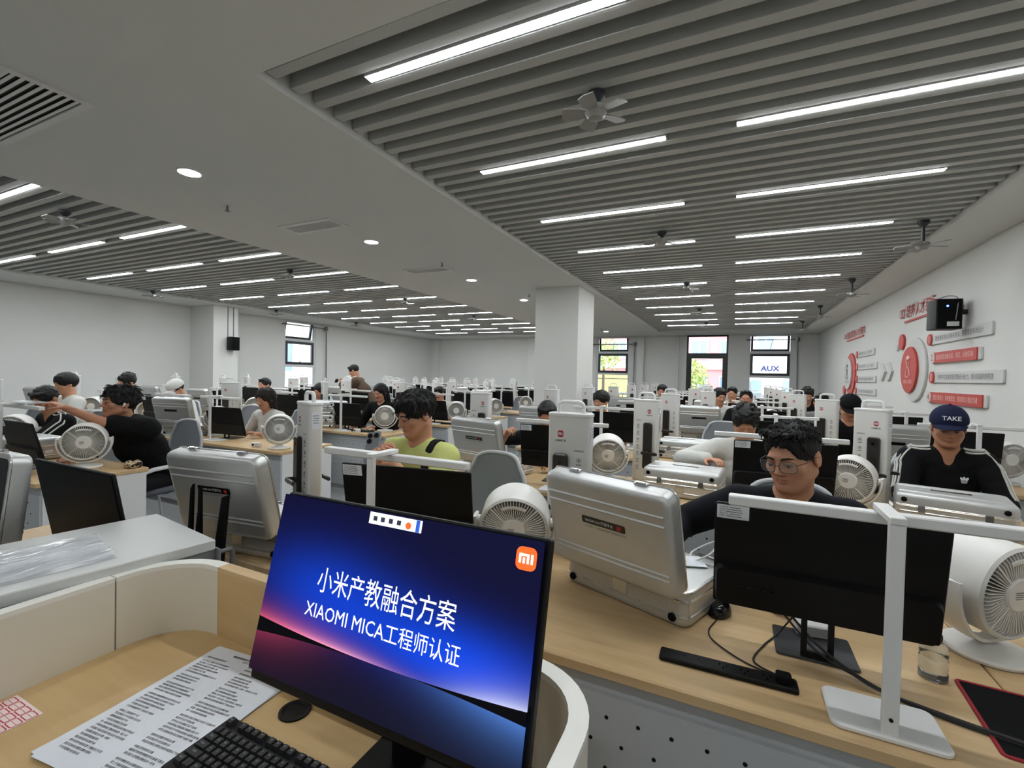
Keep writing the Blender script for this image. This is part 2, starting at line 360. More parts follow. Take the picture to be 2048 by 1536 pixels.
# curtain rods / gas pipes beside the windows
def pipe(label, pts, valve, name='pipe'):
    e = empty(name, pts[0]); tag(e, label, 'pipe')
    o = Vector(pts[0]); P = [tuple(Vector(q) - o) for q in pts]
    link('tube', MB().tube(P, .018, 8).mesh('tube', 'grey_metal'), e)
    v = Vector(valve) - o; mb = MB(); mb.cyl(v.x, v.y, v.z - .06, .05, .12, 12); link('valve', mb.mesh('valve', 'grey_metal'), e)
pipe('grey pipe with a valve running down right of the far right window', [(.28, YB - .06, 2.76), (1.62, YB - .06, 2.76), (1.64, YB - .06, 1.15), (1.5, YB - .06, 1.12)], (1.62, YB - .08, 2.76))
pipe('grey pipe with a valve beside the yellow banner window', [(-4.6, YB - .06, 2.66), (-3.03, YB - .06, 2.66), (-3.04, YB - .06, 1.0)], (-3.03, YB - .08, 2.66))
pipe('grey pipe with a valve beside the left wall window', [(XL + .06, 8.75, 2.80), (XL + .06, 10.26, 2.80), (XL + .06, 10.28, 1.0)], (XL + .08, 10.24, 2.80))
# railing outside window 1
rl = empty('balcony_railing', (-4.4, YB + .7, 0)); tag(rl, 'black balcony railing outside the yellow banner window', 'railing')
link('rail', MB().box(.7, 0, 1.0, 1.5, .05, .05).mesh('rail', 'white_metal', False), rl)
bar = MB().box(0, 0, .5, .025, .025, .96).mesh('bar', 'dark_metal', False)
for i in range(11): link('bar', bar, rl, T(.02 + i * .14, 0, 0))
# ------------------------------------------------------------------ outside
mat('brick_red', (214, 142, 142), .8, noise=.06, nscale=6); mat('facade_white', (236, 236, 232), .7); mat('facade_cream', (232, 226, 206), .8); mat('facade_grey', (206, 212, 216), .7)
mat('pane_blue', (128, 144, 166), .15, spec=.6); mat('leaf', (156, 168, 96), .8, noise=.4, nscale=8); mat('banner_yellow', (228, 220, 120), .7, noise=.15, nscale=3); mat('ground_out', (150, 150, 145), .9)
mat('banner_orange', (216, 150, 96), .7, noise=.2, nscale=6); mat('aux_blue', (18, 34, 92), .6); mat('trunk', (90, 75, 60), .9)
struct('ground_outside', MB().box(-5, 45, -4.2, 160, 130, .2), 'ground_out', label='pale ground outside the windows')
def building(name, label, x0, x1, y, z0, z1, wallm, floors, cols, win, bandm, dep=6, mm=None):
    e = empty(name, ((x0 + x1) / 2, y, z0), 0); tag(e, label, 'building'); W = x1 - x0
    if mm is not None: e.matrix_world = mm
    link('wall', MB().box(0, dep / 2, (z1 - z0) / 2, W, dep, z1 - z0).mesh('wall', wallm, False), e)
    fh = (z1 - z0) / floors; band = MB().box(0, -.12, 0, W, .3, .45).mesh('floor_band', bandm, False)
    ww, wh = win; wf = MB(); frame_rect(wf, -ww / 2, ww / 2, -wh / 2, wh / 2, .09, -.03, .12); wf.box(0, -.03, 0, .08, .1, wh); wf = wf.mesh('window', bandm, False)
    pn = MB().box(0, -.01, 0, ww, .06, wh).mesh('pane', 'pane_blue', False)
    for i in range(floors):
        link('floor_band', band, e, T(0, 0, i * fh + .2))
        for j in range(cols):
            w = link('window', wf, e, T(-W / 2 + (j + .5) * W / cols, 0, (i + .55) * fh)); link('pane', pn, w)
    return e
building('apartment_block', 'red apartment block with white bands seen through the middle window', -14, .7, 46, -4, 15.5, 'brick_red', 6, 6, (1.5, 1.7), 'facade_white')
building('office_block', 'pale office block behind the lettered sign', 1.0, 16, 44, -4, 16, 'facade_grey', 6, 6, (1.3, 1.6), 'facade_white')
e = building('neighbour_block', 'cream block seen through the left wall window', 0, 12, 0, -4, 12, 'facade_cream', 4, 5, (1.5, 1.6), 'facade_white', mm=T(-20, 18, -4) @ RZ(90))
e = empty('shop_sign', (2.17, 36, 1.98)); tag(e, 'white fascia with blue capital letters outside the right window', 'sign')
link('board', MB().box(0, .2, .4, 4.5, .2, 1.3).mesh('board', 'facade_white', False), e)
for x in (-2, 2): link('post', MB().box(x, .25, -3.1, .15, .15, 6.0).mesh('post', 'grey_metal', False), e)
mb = MB(); text(mb, 'AUX', .5, T(-.02, .08, .4) @ RX(90), bold=.035, width=1.15); link('lettering', mb.mesh('lettering', 'aux_blue', False), e)
e = empty('glazed_hall', (2.7, 40, -3)); tag(e, 'grey tinted glazed front under the lettered fascia', 'building')
link('wall', MB().box(0, .5, 2.4, 5.0, .8, 5.0).mesh('wall', 'facade_cream', False), e)
gp = MB().box(0, 0, 0, .7, .1, .8).mesh('pane', 'pane_blue', False)
for i in (-2.0, -1.2, .9, 1.7):
    for j in range(5): link('pane', gp, e, T(i, 0, .6 + j * .9))
def leafy(name, label, loc, rad, n, seed, trunk=True):
    rnd = random.Random(seed); e = empty(name, loc); tag(e, label, 'tree'); mb = MB()
    for i in range(n):
        u = Vector((rnd.gauss(0, 1), rnd.gauss(0, 1), rnd.gauss(0, 1))).normalized() * rad * rnd.uniform(.3, 1); u.z *= .9
        s = rad * rnd.uniform(.05, .12); M = T(*u) @ Euler((rnd.uniform(0, 6), rnd.uniform(0, 6), rnd.uniform(0, 6))).to_matrix().to_4x4()
        mb.add([(-s, 0, 0), (0, -s * .5, s * .2), (s, 0, 0), (0, s * .5, s * .2)], [(0, 1, 2, 3)], M)
    f = link('foliage', mb.mesh('foliage', 'leaf', False), e); f['kind'] = 'stuff'
    if trunk: link('trunk', MB().tube([(0, 0, -loc[2] - 4), (0, .05, -rad * .2)], [.16, .08], 8).mesh('trunk', 'trunk'), e)
leafy('tree', 'yellow green tree in front of the red apartment block', (-3.2, 30, 1.4), 1.9, 1500, 3)
leafy('tree', 'thin green tree outside the yellow banner window', (-8.0, 31, 3.0), 1.4, 500, 5)
leafy('shrub', 'low bush at the foot of the red apartment block', (-.6, 26.5, -.6), .9, 600, 7, False)
e = empty('street_banner', (-8.1, 33, -.6)); tag(e, 'yellow street banner with orange print outside the left far window', 'banner')
link('cloth', MB().box(0, 0, .9, 2.6, .05, 3.2).mesh('cloth', 'banner_yellow', False), e); link('print', MB().box(.2, -.04, .75, 1.3, .03, .55).mesh('print', 'banner_orange', False), e)
for x in (-.9, .9): link('post', MB().box(x, .1, -1.2, .08, .08, 5).mesh('post', 'grey_metal', False), e)
# ------------------------------------------------------------------ kinds of things
# --- student desk: local origin at the camera-side left corner on the floor
def desk_proto(W, D):
    p = Proto(); H = .75
    p.part('worktop', MB().rbox(W / 2, D / 2, H - .032, W - .004, D, .032, .012, .004, 3).mesh('worktop', 'maple'))
    ap = MB().box(W / 2, .055, H - .065, W - .06, .03, .066); p.part('apron', ap.mesh('apron', 'grey_panel', False))
    pn = p.part('front_panel', MB().box(W / 2, .035, .36, W - .02, .018, .6).mesh('front_panel', 'grey_panel', False))
    mb = MB()
    for j in range(5):
        for i in range(int((W - .2) / .085)):
            x = .12 + i * .085 + (.0425 if j % 2 else 0); z = .60 - j * .07
            mb.rings([[(x + .0055 * math.cos(a * PI / 4), .0245, z + .0055 * math.sin(a * PI / 4)) for a in range(8)], [(x + .0055 * math.cos(a * PI / 4), .0262, z + .0055 * math.sin(a * PI / 4)) for a in range(8)]])
    p.sub(pn, 'perforation', mb.mesh('perforation', 'black_plastic', False), None, 1)
    for x in (.018, W - .018): p.part('side_panel', MB().box(x, D / 2 + .01, .36, .03, D - .06, .715).mesh('side_panel', 'white_metal', False))
    return p
DESK_R = desk_proto(1.4, .8); DESK_L = desk_proto(1.4, .66)
# --- monitor: origin on the desk under the panel; screen looks to +Y, back to -Y
def monitor_proto(W=.542, H=.322, low=.105, tilt=10, sticker=True, faceback=False):
    p = Proto(); Tm = T(0, -.02, low) @ RX(tilt)
    hs = MB(); hs.rbox(0, 0, 0, W, H, .012, .008, .003, 3, T(0, 0, H / 2) @ RX(90)); h = p.part('housing', hs.mesh('housing', 'black_plastic'), Tm)
    bl = MB(); o = [[(x, -.012, z + H * .21) for x, z in rrect(W * .985, H * .40, .02, 4)], [(x, -.03, z + H * .21) for x, z in rrect(W * .965, H * .36, .02, 4)]]
    bl.rings(o); p.sub(h, 'rear_cover', bl.mesh('rear_cover', 'black_plastic'))
    p.sub(h, 'screen', MB().box(0, .0015, H / 2 + .004, W - .012, .003, H - .024).mesh('screen', 'screen_off', False))
    bx = MB()
    for i in range(5): bx.rbox(-W * .36 + i * .02, 0, 0, .012, .006, .003, .002, .0005, 2, T(0, -.031, H * .24) @ RX(90))
    p.sub(h, 'socket_row', bx.mesh('socket_row', 'black_gloss', False), None, 1)
    if sticker:
        st = p.part('sticker', MB().box(-W / 2 + .048, -.0125, H - .026, .085, .001, .042).mesh('sticker', 'paper', False), Tm, 1)
        tx = MB()
        for i, s in enumerate(('产品名称', '型号规格', '生产日期', '额定电压', '制造厂商')): text(tx, s, .006, T(-W / 2 + .012, -.0132, H - .012 - i * .0068) @ RX(90), 'LEFT')
        for i in range(5): tx.box(-W / 2 + .053, -.0131, H - .012 - i * .0068, .03 + .006 * (i % 3), .0004, .0022)
        p.sub(st, 'print', tx.mesh('print', 'ink_grey', False), None, 0)
    nk = MB()
    for x in (-.032, .032): nk.box(x, -.048, .13, .014, .012, .25)
    nk.box(0, -.04, .25, .078, .022, .05); nk.box(0, -.048, .012, .078, .012, .02)
    p.part('stand_neck', nk.mesh('stand_neck', 'black_plastic', False), RX(-1))
    p.part('stand_base', MB().rbox(0, .02, 0, .20, .17, .007, .008, .002, 3).mesh('stand_base', 'dark_metal'))
    return p
MON = monitor_proto(); MONLOW = monitor_proto(low=.045, tilt=14); MON27 = monitor_proto(.61, .365, .03, -10, False)
# --- monitor light / desk lamp: origin on desk at base centre, bar carried towards +Y
def lamp_proto():
    p = Proto()
    p.part('base', MB().rbox(0, 0, 0, .22, .15, .012, .022, .003, 6).mesh('base', 'white_metal'))
    pl = p.part('pole', MB().rbox(0, -.055, .010, .031, .017, .475, .004, .001, 3).mesh('pole', 'white_metal'))
    p.sub(pl, 'screw', MB().cyl(0, 0, 0, .004, .003, 10, T(0, -.0635, .045) @ RX(90)).mesh('screw', 'black_plastic'), None, 1)
    p.part('arm', MB().rbox(0, .005, .474, .031, .145, .016, .004, .002, 3).mesh('arm', 'white_metal'))
    b = p.part('light_bar', MB().rbox(0, 0, 0, .67, .036, .026, .006, .003, 3, T(0, .055, .447)).mesh('light_bar', 'white_metal'))
    p.sub(b, 'diffuser', MB().box(0, .055, .4465, .63, .022, .002).mesh('diffuser', 'fan_inner', False), None, 1)
    p.sub(b, 'pivot', MB().cyl(0, .055, .468, .009, .008, 12).mesh('pivot', 'dark_metal'), None, 1)
    return p
LAMP = lamp_proto()
# --- desk fan (drum in a U bracket): origin on desk, rear grille to -Y
def fan_proto(tilt=-8):
    p = Proto(); zc = .205; Rd = .135
    p.part('base', MB().lathe([(.075, 0), (.102, .002), (.105, .010), (.100, .017), (.045, .024), (.03, .034), (.0, .036)], 40).mesh('base', 'fan_white'))
    pts = [(.158 * math.cos(R(a)), 0, zc + .158 * math.sin(R(a)) * 1.02) for a in range(-188, 9, 7)]
    br = MB(); rings = []
    for i, (x, y, z) in enumerate(pts):
        a = R(-188 + 7 * i); w = .018 + .022 * abs(math.cos(a)); ca, sa = math.cos(a), math.sin(a)
        rings.append([(x + ca * t, yy, z + sa * t) for t, yy in ((-.005, -w), (.005, -w), (.008, 0), (.005, w), (-.005, w), (-.008, 0))])
    br.rings(rings); p.part('bracket', br.mesh('bracket', 'fan_white', True, 50))
    A = T(0, 0, zc) @ RX(tilt) @ RX(90)      # drum axis: local z -> -Y
    d = p.part('drum', MB().lathe([(.112, -.085), (.128, -.078), (Rd, -.06), (Rd, .05), (.1335, .066), (.126, .073), (.122, .068), (.121, .052), (.121, -.07), (.112, -.07)], 56, None, False).mesh('drum', 'fan_white'), A)
    p.sub(d, 'inner_disc', MB().cyl(0, 0, .030, .121, .006, 40).mesh('inner_disc', 'fan_inner'))
    g = MB()
    for k in range(64):
        a = 2 * PI * k / 64; thick = .0013
        g.add([(.046, -thick, .060), (.046, thick, .060), (.124, thick, .060), (.124, -thick, .060), (.046, -thick, .070), (.046, thick, .070), (.108, thick, .074), (.108, -thick, .074), (.124, thick, .066), (.124, -thick, .066)],
              [(4, 7, 6, 5), (7, 9, 8, 6), (0, 3, 9, 7, 4), (1, 5, 6, 8, 2)], RZ(math.degrees(a)))
    for k in range(4): g.box(.085, 0, .068, .08, .006, .010, RZ(45 + 90 * k))
    arc = [(.098 * math.cos(R(a)), .098 * math.sin(R(a)), .0735) for a in range(62, 119, 6)]; g.tube(arc, .007, 6, None, .4)
    p.sub(d, 'grille', g.mesh('grille', 'fan_white', False), None, 1)
    hb = MB().lathe([(.048, .058), (.048, .072), (.044, .077), (0.0, .078)], 32); p.sub(d, 'hub', hb.mesh('hub', 'fan_white'))
    tx = MB()
    for i in range(4): tx.box(-.010, .010 - i * .006, .0785, .028 - .004 * (i % 2), .0024, .0004)
    p.sub(d, 'rating_print', tx.mesh('rating_print', 'ink_grey', False), None, 0)
    for s in (-1, 1): p.part('pivot_cap', MB().cyl(0, 0, -.012, .02, .024, 20, T(s * .150, 0, zc) @ RY(90)).mesh('pivot_cap', 'fan_white'))
    bl = []
    blade = MB().prism([(.02, -.012), (.11, -.035), (.115, .02), (.02, .014)], -.002, .002, RX(22)).mesh('blade', 'white_plastic', False)
    for k in range(5): p.sub(d, 'blade', blade, T(0, 0, -.03) @ RZ(72 * k), 0)
    return p
FAN = fan_proto(3); FANT = fan_proto(13)
# --- aluminium instrument case: origin on desk; hinge at -Y, outside of the open lid looks to -Y
CW, CD, CBH, CLH = .485, .345, .114, .064
def case_shell(h, ribs, flip=False):
    mb = MB(); rr = []
    for ins, z in ((.022, 0), (.010, .003), (.003, .010), (0, .022), (0, h)): rr.append([(x, y, (h - z) if flip else z) for x, y in rrect(CW - 2 * ins, CD - 2 * ins, .034 - ins * .6, 6)])
    if flip: rr = rr[::-1]
    mb.rings(rr); return mb
def case_proto(opened, ang=104, text_on=True):
    p = Proto()
    b = p.part('base_shell', case_shell(CBH, 0).mesh('base_shell', 'aluminium'))
    rib = MB()
    for z in (.035, .085): rib.rings([[(x, y, zz) for x, y in rrect(CW + 2 * o, CD + 2 * o, .034 + o, 6)] for o, zz in ((-.001, z - .006), (.003, z - .002), (.003, z + .002), (-.001, z + .006))], cap=False)
    p.sub(b, 'rib', rib.mesh('rib', 'alu_rim'))
    foot = MB().lathe([(.013, 0), (.0145, .004), (.010, .011), (0, .013)], 8)
    fm = foot.mesh('foot', 'rubber')
    for x in (-CW * .42, CW * .40): p.sub(b, 'foot', fm, T(x, -CD / 2, .030) @ RX(90))
    hg = MB().box(0, -CD / 2 - .002, .066, .055, .004, .045); p.sub(b, 'hinge', hg.mesh('hinge', 'alu_rim', False), None, 1)
    sk = p.sub(b, 'asset_label', MB().box(CW / 2 + .0005, .05, .072, .001, .05, .026).mesh('asset_label', 'paper', False), None, 1)
    rimM = T(0, 0, CBH)
    rim = MB().rings([[(x, y, z) for x, y in rrect(CW + 2 * o, CD + 2 * o, .034 + o, 6)] for o, z in ((.002, -.004), (.004, 0), (.002, .003), (-.008, .003), (-.008, -.004))], cap=False, close=True)
    rm = rim.mesh('rim', 'alu_rim'); p.part('rim', rm, rimM)
    lt = MB(); lt.box(0, 0, 0, .03, .006, .036); lt.box(0, -.004, .004, .018, .006, .020); lt = lt.mesh('latch', 'chrome', False)
    for x in (-.13, .13): p.part('latch', lt, T(x, CD / 2 + .004, CBH - .01) @ RZ(180) if opened else T(x, -CD / 2 - .004, CBH - .008))
    # lid in its own frame: hinge line at origin, closed lid spans y 0..CD, z 0..CLH
    A = T(0, -CD / 2, CBH + .004) @ RX(ang if opened else 0)
    L = T(0, CD / 2, 0)
    ls = case_shell(CLH, 0, True); lid = p.part('lid', ls.mesh('lid', 'aluminium'), A @ L)
    rb = MB()
    for y in (-CD * .30, -CD * .25, CD * .22, CD * .31):
        rb.rings([[(-CW * .46, y + dy, CLH + dz) for dy, dz in ((-.006, -.001), (0, .0035), (.006, -.001))], [(CW * .46, y + dy, CLH + dz) for dy, dz in ((-.006, -.001), (0, .0035), (.006, -.001))]])
    p.sub(lid, 'rib', rb.mesh('rib', 'aluminium'))
    p.sub(lid, 'rim', rm, T(0, 0, .002))
    for x in (-CW * .42, CW * .40): p.sub(lid, 'foot', fm, T(x, -CD / 2 + .002, .030) @ RX(90))
    pl = MB().rbox(0, 0, 0, .17, .026, .0025, .006, .0008, 4, T(0, .03, CLH - .0005)); p.sub(lid, 'name_plate', pl.mesh('name_plate', 'black_gloss'))
    if text_on:
        tx = MB(); text(tx, 'XIAOMI AIoT开发平台', .0135, T(-.016, .0295, CLH + .0024), 'CENTER', .01, .112); p.sub(lid, 'lettering', tx.mesh('lettering', 'sign_grey', False), None, 0)
        tx = MB(); text(tx, '小米新一代智能物联产教融合平台', .0085, T(.005, .006, CLH + .0006), 'CENTER', 0, .165); p.sub(lid, 'caption', tx.mesh('caption', 'ink_grey', False), None, 0)
        mk = MB().rbox(.062, .03, 0, .016, .016, .0006, .005, .0002, 3, T(0, 0, CLH + .002)); p.sub(lid, 'emblem', mk.mesh('emblem', 'logo_red', False), None, 0)
    if opened:
        p.part('foam_tray', MB().rbox(0, 0, CBH - .006, CW - .03, CD - .03, .004, .02, .001, 4).mesh('foam_tray', 'foam'))
        p.sub(lid, 'lining', MB().rbox(0, 0, -.001, CW - .03, CD - .03, .004, .02, .001, 4).mesh('lining', 'foam'))
        for x in (-.13, .13):
            k = MB(); k.box(0, 0, 0, .045, .010, .014); k.box(0, .006, .003, .03, .006, .008); p.sub(lid, 'catch', k.mesh('catch', 'chrome', False), T(x, CD / 2 + .003, .014), 1)
    else:
        hd = MB().tube([(-.075, 0, 0), (-.07, .018, -.012), (.07, .018, -.012), (.075, 0, 0)], .008, 8); p.part('handle', hd.mesh('handle', 'dark_metal'), T(0, CD / 2 + .008, CBH - .03), 1)
    return p
CASE_O = case_proto(True); CASE_O2 = case_proto(True, 96); CASE_C = case_proto(False)
# --- demo lock stand: tall white box with a carry handle and a smart lock on its face (face to -Y)
def lock_proto(q=1):
    p = Proto(); W, D, H = .19, .075, .605
    body = MB(); out = []
    for ins, z in ((.002, 0), (0, .003), (0, H)): out.append([(x, y, z) for x, y in rrect(W - 2 * ins, D - 2 * ins, .02, 5)])
    body.rings(out); b = p.part('body', body.mesh('body', 'white_plastic'))
    cap = MB().rbox(0, 0, H, W + .006, D + .006, .016, .022, .003, 5); p.part('top_cap', cap.mesh('top_cap', 'white_metal'))
    hd = MB().tube([(-.058, 0, 0), (-.058, 0, .032), (-.05, 0, .044), (-.036, 0, .05), (.036, 0, .05), (.05, 0, .044), (.058, 0, .032), (.058, 0, 0)], .0085, 8, None, 1.3); p.part('handle', hd.mesh('handle', 'white_metal'), T(0, 0, H + .014))
    lg = MB(); lg.rbox(-.035 * q, 0, 0, .026, .029, .001, .008, .0003, 4, T(0, -D / 2, H - .075) @ RX(90)); lo = p.part('logo', lg.mesh('logo', 'logo_red', False))
    tx = MB(); M0 = T(-.035 * q, -D / 2 - .0013, H - .075) @ RX(90)
    tx.add([(-.009, -.006, 0), (-.006, -.006, 0), (-.006, .003, 0), (-.009, .006, 0)], [(0, 1, 2, 3)], M0); tx.add([(-.009, .003, 0), (-.006, .003, 0), (.001, .003, 0), (.003, .003, 0), (.003, .004, 0), (.001, .006, 0), (-.009, .006, 0)], [tuple(range(7))], M0)
    tx.box(.0015, 0, 0, .003, .010, .0004, M0 @ T(0, -.001, 0)); tx.box(-.003, -.002, 0, .0025, .008, .0004, M0); tx.box(.0075, 0, 0, .003, .012, .0004, M0)
    p.sub(lo, 'mark', tx.mesh('mark', 'paper', False), None, 1)
    tx = MB(); text(tx, '小米智能门锁', .0105, T(-.035 * q, -D / 2 - .0008, H - .105) @ RX(90), bold=.01, width=.05); text(tx, '七种开锁方式', .0085, T(.048 * q, -D / 2 - .0008, H - .145) @ RX(90), bold=.01, width=.046); p.part('caption', tx.mesh('caption', 'ink', False), None, 0)
    ic = MB()
    for i in range(7):
        z = H - .185 - i * .052; ring = [(.05 * q + .0105 * math.cos(2 * PI * k / 20), -D / 2 - .0006, z + .0105 * math.sin(2 * PI * k / 20)) for k in range(20)]
        ic.tube(ring, .0009, 4, None, 1, True); ic.box(.05 * q, -D / 2 - .0008, z, .008, .0006, .010); ic.box(.05 * q, -D / 2 - .0008, z - .019, .024, .0006, .004)
    p.part('icon_column', ic.mesh('icon_column', 'ink_grey', False), None, 1)
    sl = MB(); sl.rbox(0, 0, 0, .068, .35, .024, .016, .006, 5, T(-.030 * q, -D / 2 + .001, H - .335) @ RX(90)); s = p.part('lock_plate', sl.mesh('lock_plate', 'brown_black'))
    lv = MB(); lv.cyl(0, 0, 0, .017, .038, 20, T(-.030 * q, -D / 2 - .02, H - .385) @ RX(90)); lv.rbox(.03, 0, 0, .125, .024, .012, .01, .003, 4, T(-.030 * q, -D / 2 - .05, H - .385) @ RX(90)); p.sub(s, 'lever', lv.mesh('lever', 'brown_black'))
    p.sub(s, 'camera_eye', MB().cyl(0, 0, 0, .008, .003, 14, T(-.030 * q, -D / 2 - .022, H - .20) @ RX(90)).mesh('camera_eye', 'black_gloss'), None, 0)
    st = p.part('rating_label', MB().box(W / 2 + .0008, 0, H - .075, .001, .042, .085).mesh('rating_label', 'paper', False), None, 1)
    tx = MB()
    for i in range(4): tx.box(W / 2 + .0016, -.002 + .003 * (i % 2), H - .05 - i * .012, .0004, .030, .003)
    p.sub(st, 'print', tx.mesh('print', 'ink_grey', False), None, 0)
    lb = MB(); lb.cyl(0, 0, 0, .016, .03, 16, T(-.030 * q, D / 2, H - .385) @ RX(-90)); lb.rbox(.03, 0, 0, .12, .022, .012, .01, .003, 4, T(-.030 * q, D / 2 + .04, H - .385) @ RX(-90)); p.part('rear_lever', lb.mesh('rear_lever', 'brown_black'))
    return p
LOCK = lock_proto(); LOCKM = lock_proto(-1)
# --- chair: origin on the floor, sitter looks to -Y
def chair_proto():
    p = Proto()
    s = MB(); s.rbox(0, 0, .42, .47, .46, .055, .07, .02, 5); p.part('seat', s.mesh('seat', 'chair_seat'))
    def bp(u, v):   # u -1..1 across, v 0..1 up
        w = (.205 + .03 * math.sin(PI * min(1, v * 1.1))) * (1 - .22 * max(0, v - .8) / .2 * abs(u)) ; z = .50 + v * .53 - .035 * abs(u) ** 3 * v
        return (u * w, .235 + .10 * v - .045 * (1 - u * u) * 0 + .035 * -(u * u) + .02 * math.sin(PI * v), z)
    n, m = 12, 12; mb = MB(); vs = [bp(-1 + 2 * i / n, j / m) for j in range(m + 1) for i in range(n + 1)]
    fr = vs; bk = [(x, y + .014, z) for x, y, z in vs]; N = len(vs); fs = []
    idx = lambda i, j: j * (n + 1) + i
    for j in range(m):
        for i in range(n):
            a, b, c, d = idx(i, j), idx(i + 1, j), idx(i + 1, j + 1), idx(i, j + 1); fs.append((a, b, c, d)); fs.append((d + N, c + N, b + N, a + N))
    mb.add(fr + bk, fs); p.part('backrest', mb.mesh('backrest', 'chair_mesh'))
    edge = [bp(-1, j / m) for j in range(m + 1)] + [bp(-1 + 2 * i / n, 1) for i in range(1, n)] + [bp(1, 1 - j / m) for j in range(m + 1)] + [bp(1 - 2 * i / n, 0) for i in range(1, n)]
    p.part('back_frame', MB().tube([(x, y + .007, z) for x, y, z in edge], .013, 8, None, 1, True).mesh('back_frame', 'grey_panel'))
    for sx in (-1, 1):
        x = sx * .255
        pts = [(x * .86, .29, .70), (x, .26, .675), (x, .10, .665), (x, -.12, .655), (x, -.19, .64), (x, -.225, .60), (x, -.23, .5), (x, -.235, .25), (x, -.24, .06), (x, -.23, .025), (x, -.19, .015), (x, .05, .015), (x, .24, .015)]
        a = MB().tube(pts, [.016] * 2 + [.019] * 4 + [.016] * 7, 8); fr_ = p.part('arm_frame', a.mesh('arm_frame', 'white_metal'))
    un = MB(); un.tube([(-.25, -.2, .405), (.25, -.2, .405)], .012, 8); un.tube([(-.25, .18, .405), (.25, .18, .405)], .012, 8); un.tube([(-.25, .24, .015), (-.25, .18, .405)], .012, 8); un.tube([(.25, .24, .015), (.25, .18, .405)], .012, 8)
    un.tube([(0, .20, .41), (0, .27, .48), (0, .285, .60)], .018, 8); p.part('seat_frame', un.mesh('seat_frame', 'white_metal'))
    return p
CHAIR = chair_proto()
# ------------------------------------------------------------------ teacher's desk and what lies on it
td = empty('teacher_desk', (-.85, .35, 0)); tag(td, 'teacher desk with cream curved partition and wooden back board in the foreground', 'desk')
def tl(x, y): return (x + .85, y - .35)
def arc(cx, cy, r, a0, a1, n): return [(cx + r * math.cos(R(a0 + (a1 - a0) * i / n)), cy + r * math.sin(R(a0 + (a1 - a0) * i / n))) for i in range(n + 1)]
XA, XB, YT, TH = -1.515, -.235, .852, .034
inner = [(XA, -.4), (XA, .68)] + arc(XA + .15, YT - .15, .15, 180, 90, 8)[0:] + [(XB - .13, YT)] + arc(XB - .13, YT - .13, .13, 90, 0, 8)[1:] + [(XB, .3), (XB, -.4)]
top = [tl(x, y) for x, y in inner]
link('worktop', MB().prism(top[::-1], .72, .75).mesh('worktop', 'teacher_wood', False), td)
def wallstrip(name, pts, z0, z1, th, m, parent=td):
    # pts: plan polyline of the inner face; thickness on the left side of travel
    P = [Vector((x, y)) for x, y in pts]; out = []
    for i, q in enumerate(P):
        t = (P[min(i + 1, len(P) - 1)] - P[max(i - 1, 0)]).normalized(); out.append(q + Vector((-t.y, t.x)) * th)
    mb = MB(); L = len(P)
    vs = [(q.x, q.y, z) for z in (z0, z1) for q in P] + [(q.x, q.y, z) for z in (z0, z1) for q in out]
    fs = []
    for i in range(L - 1):
        fs += [(i, i + 1, L + i + 1, L + i), (2 * L + i + 1, 2 * L + i, 3 * L + i, 3 * L + i + 1), (L + i, L + i + 1, 3 * L + i + 1, 3 * L + i), (i + 1, i, 2 * L + i, 2 * L + i + 1)]
    fs += [(0, L, 3 * L, 2 * L), (L - 1, 3 * L - 1, 4 * L - 1, 2 * L - 1)]
    mb.add(vs, fs); return link(name, mb.mesh(name, m, True, 30), parent)
seg1 = [tl(XA, -.4), tl(XA, .678)]; seg2 = [tl(XA, .682)] + [tl(x, y) for x, y in arc(XA + .15, YT - .15, .15, 180, 90, 10)] + [tl(-1.345, YT)]
seg3 = [tl(-1.344, YT), tl(-.366, YT)]; seg4 = [tl(-.365, YT)] + [tl(x, y) for x, y in arc(XB - .13, YT - .13, .13, 90, 0, 10)] + [tl(XB, .60)]; seg5 = [tl(XB, .597), tl(XB, -.4)]
for s, m in ((seg1, 'teacher_panel'), (seg2, 'teacher_panel'), (seg3, 'teacher_wood'), (seg4, 'teacher_panel'), (seg5, 'teacher_panel')):
    w = wallstrip('partition_panel', s, .03, .938, TH, m)
    wallstrip('edge_cap', s, .938, .95, TH + .001, 'teacher_edge' if m == 'teacher_panel' else 'maple', w)
link('grommet', MB().lathe([(.035, 0), (.035, .004), (.028, .005), (.024, .001), (0, .001)], 24, T(*tl(-.885, .742), .75)).mesh('grommet', 'black_plastic'), td)
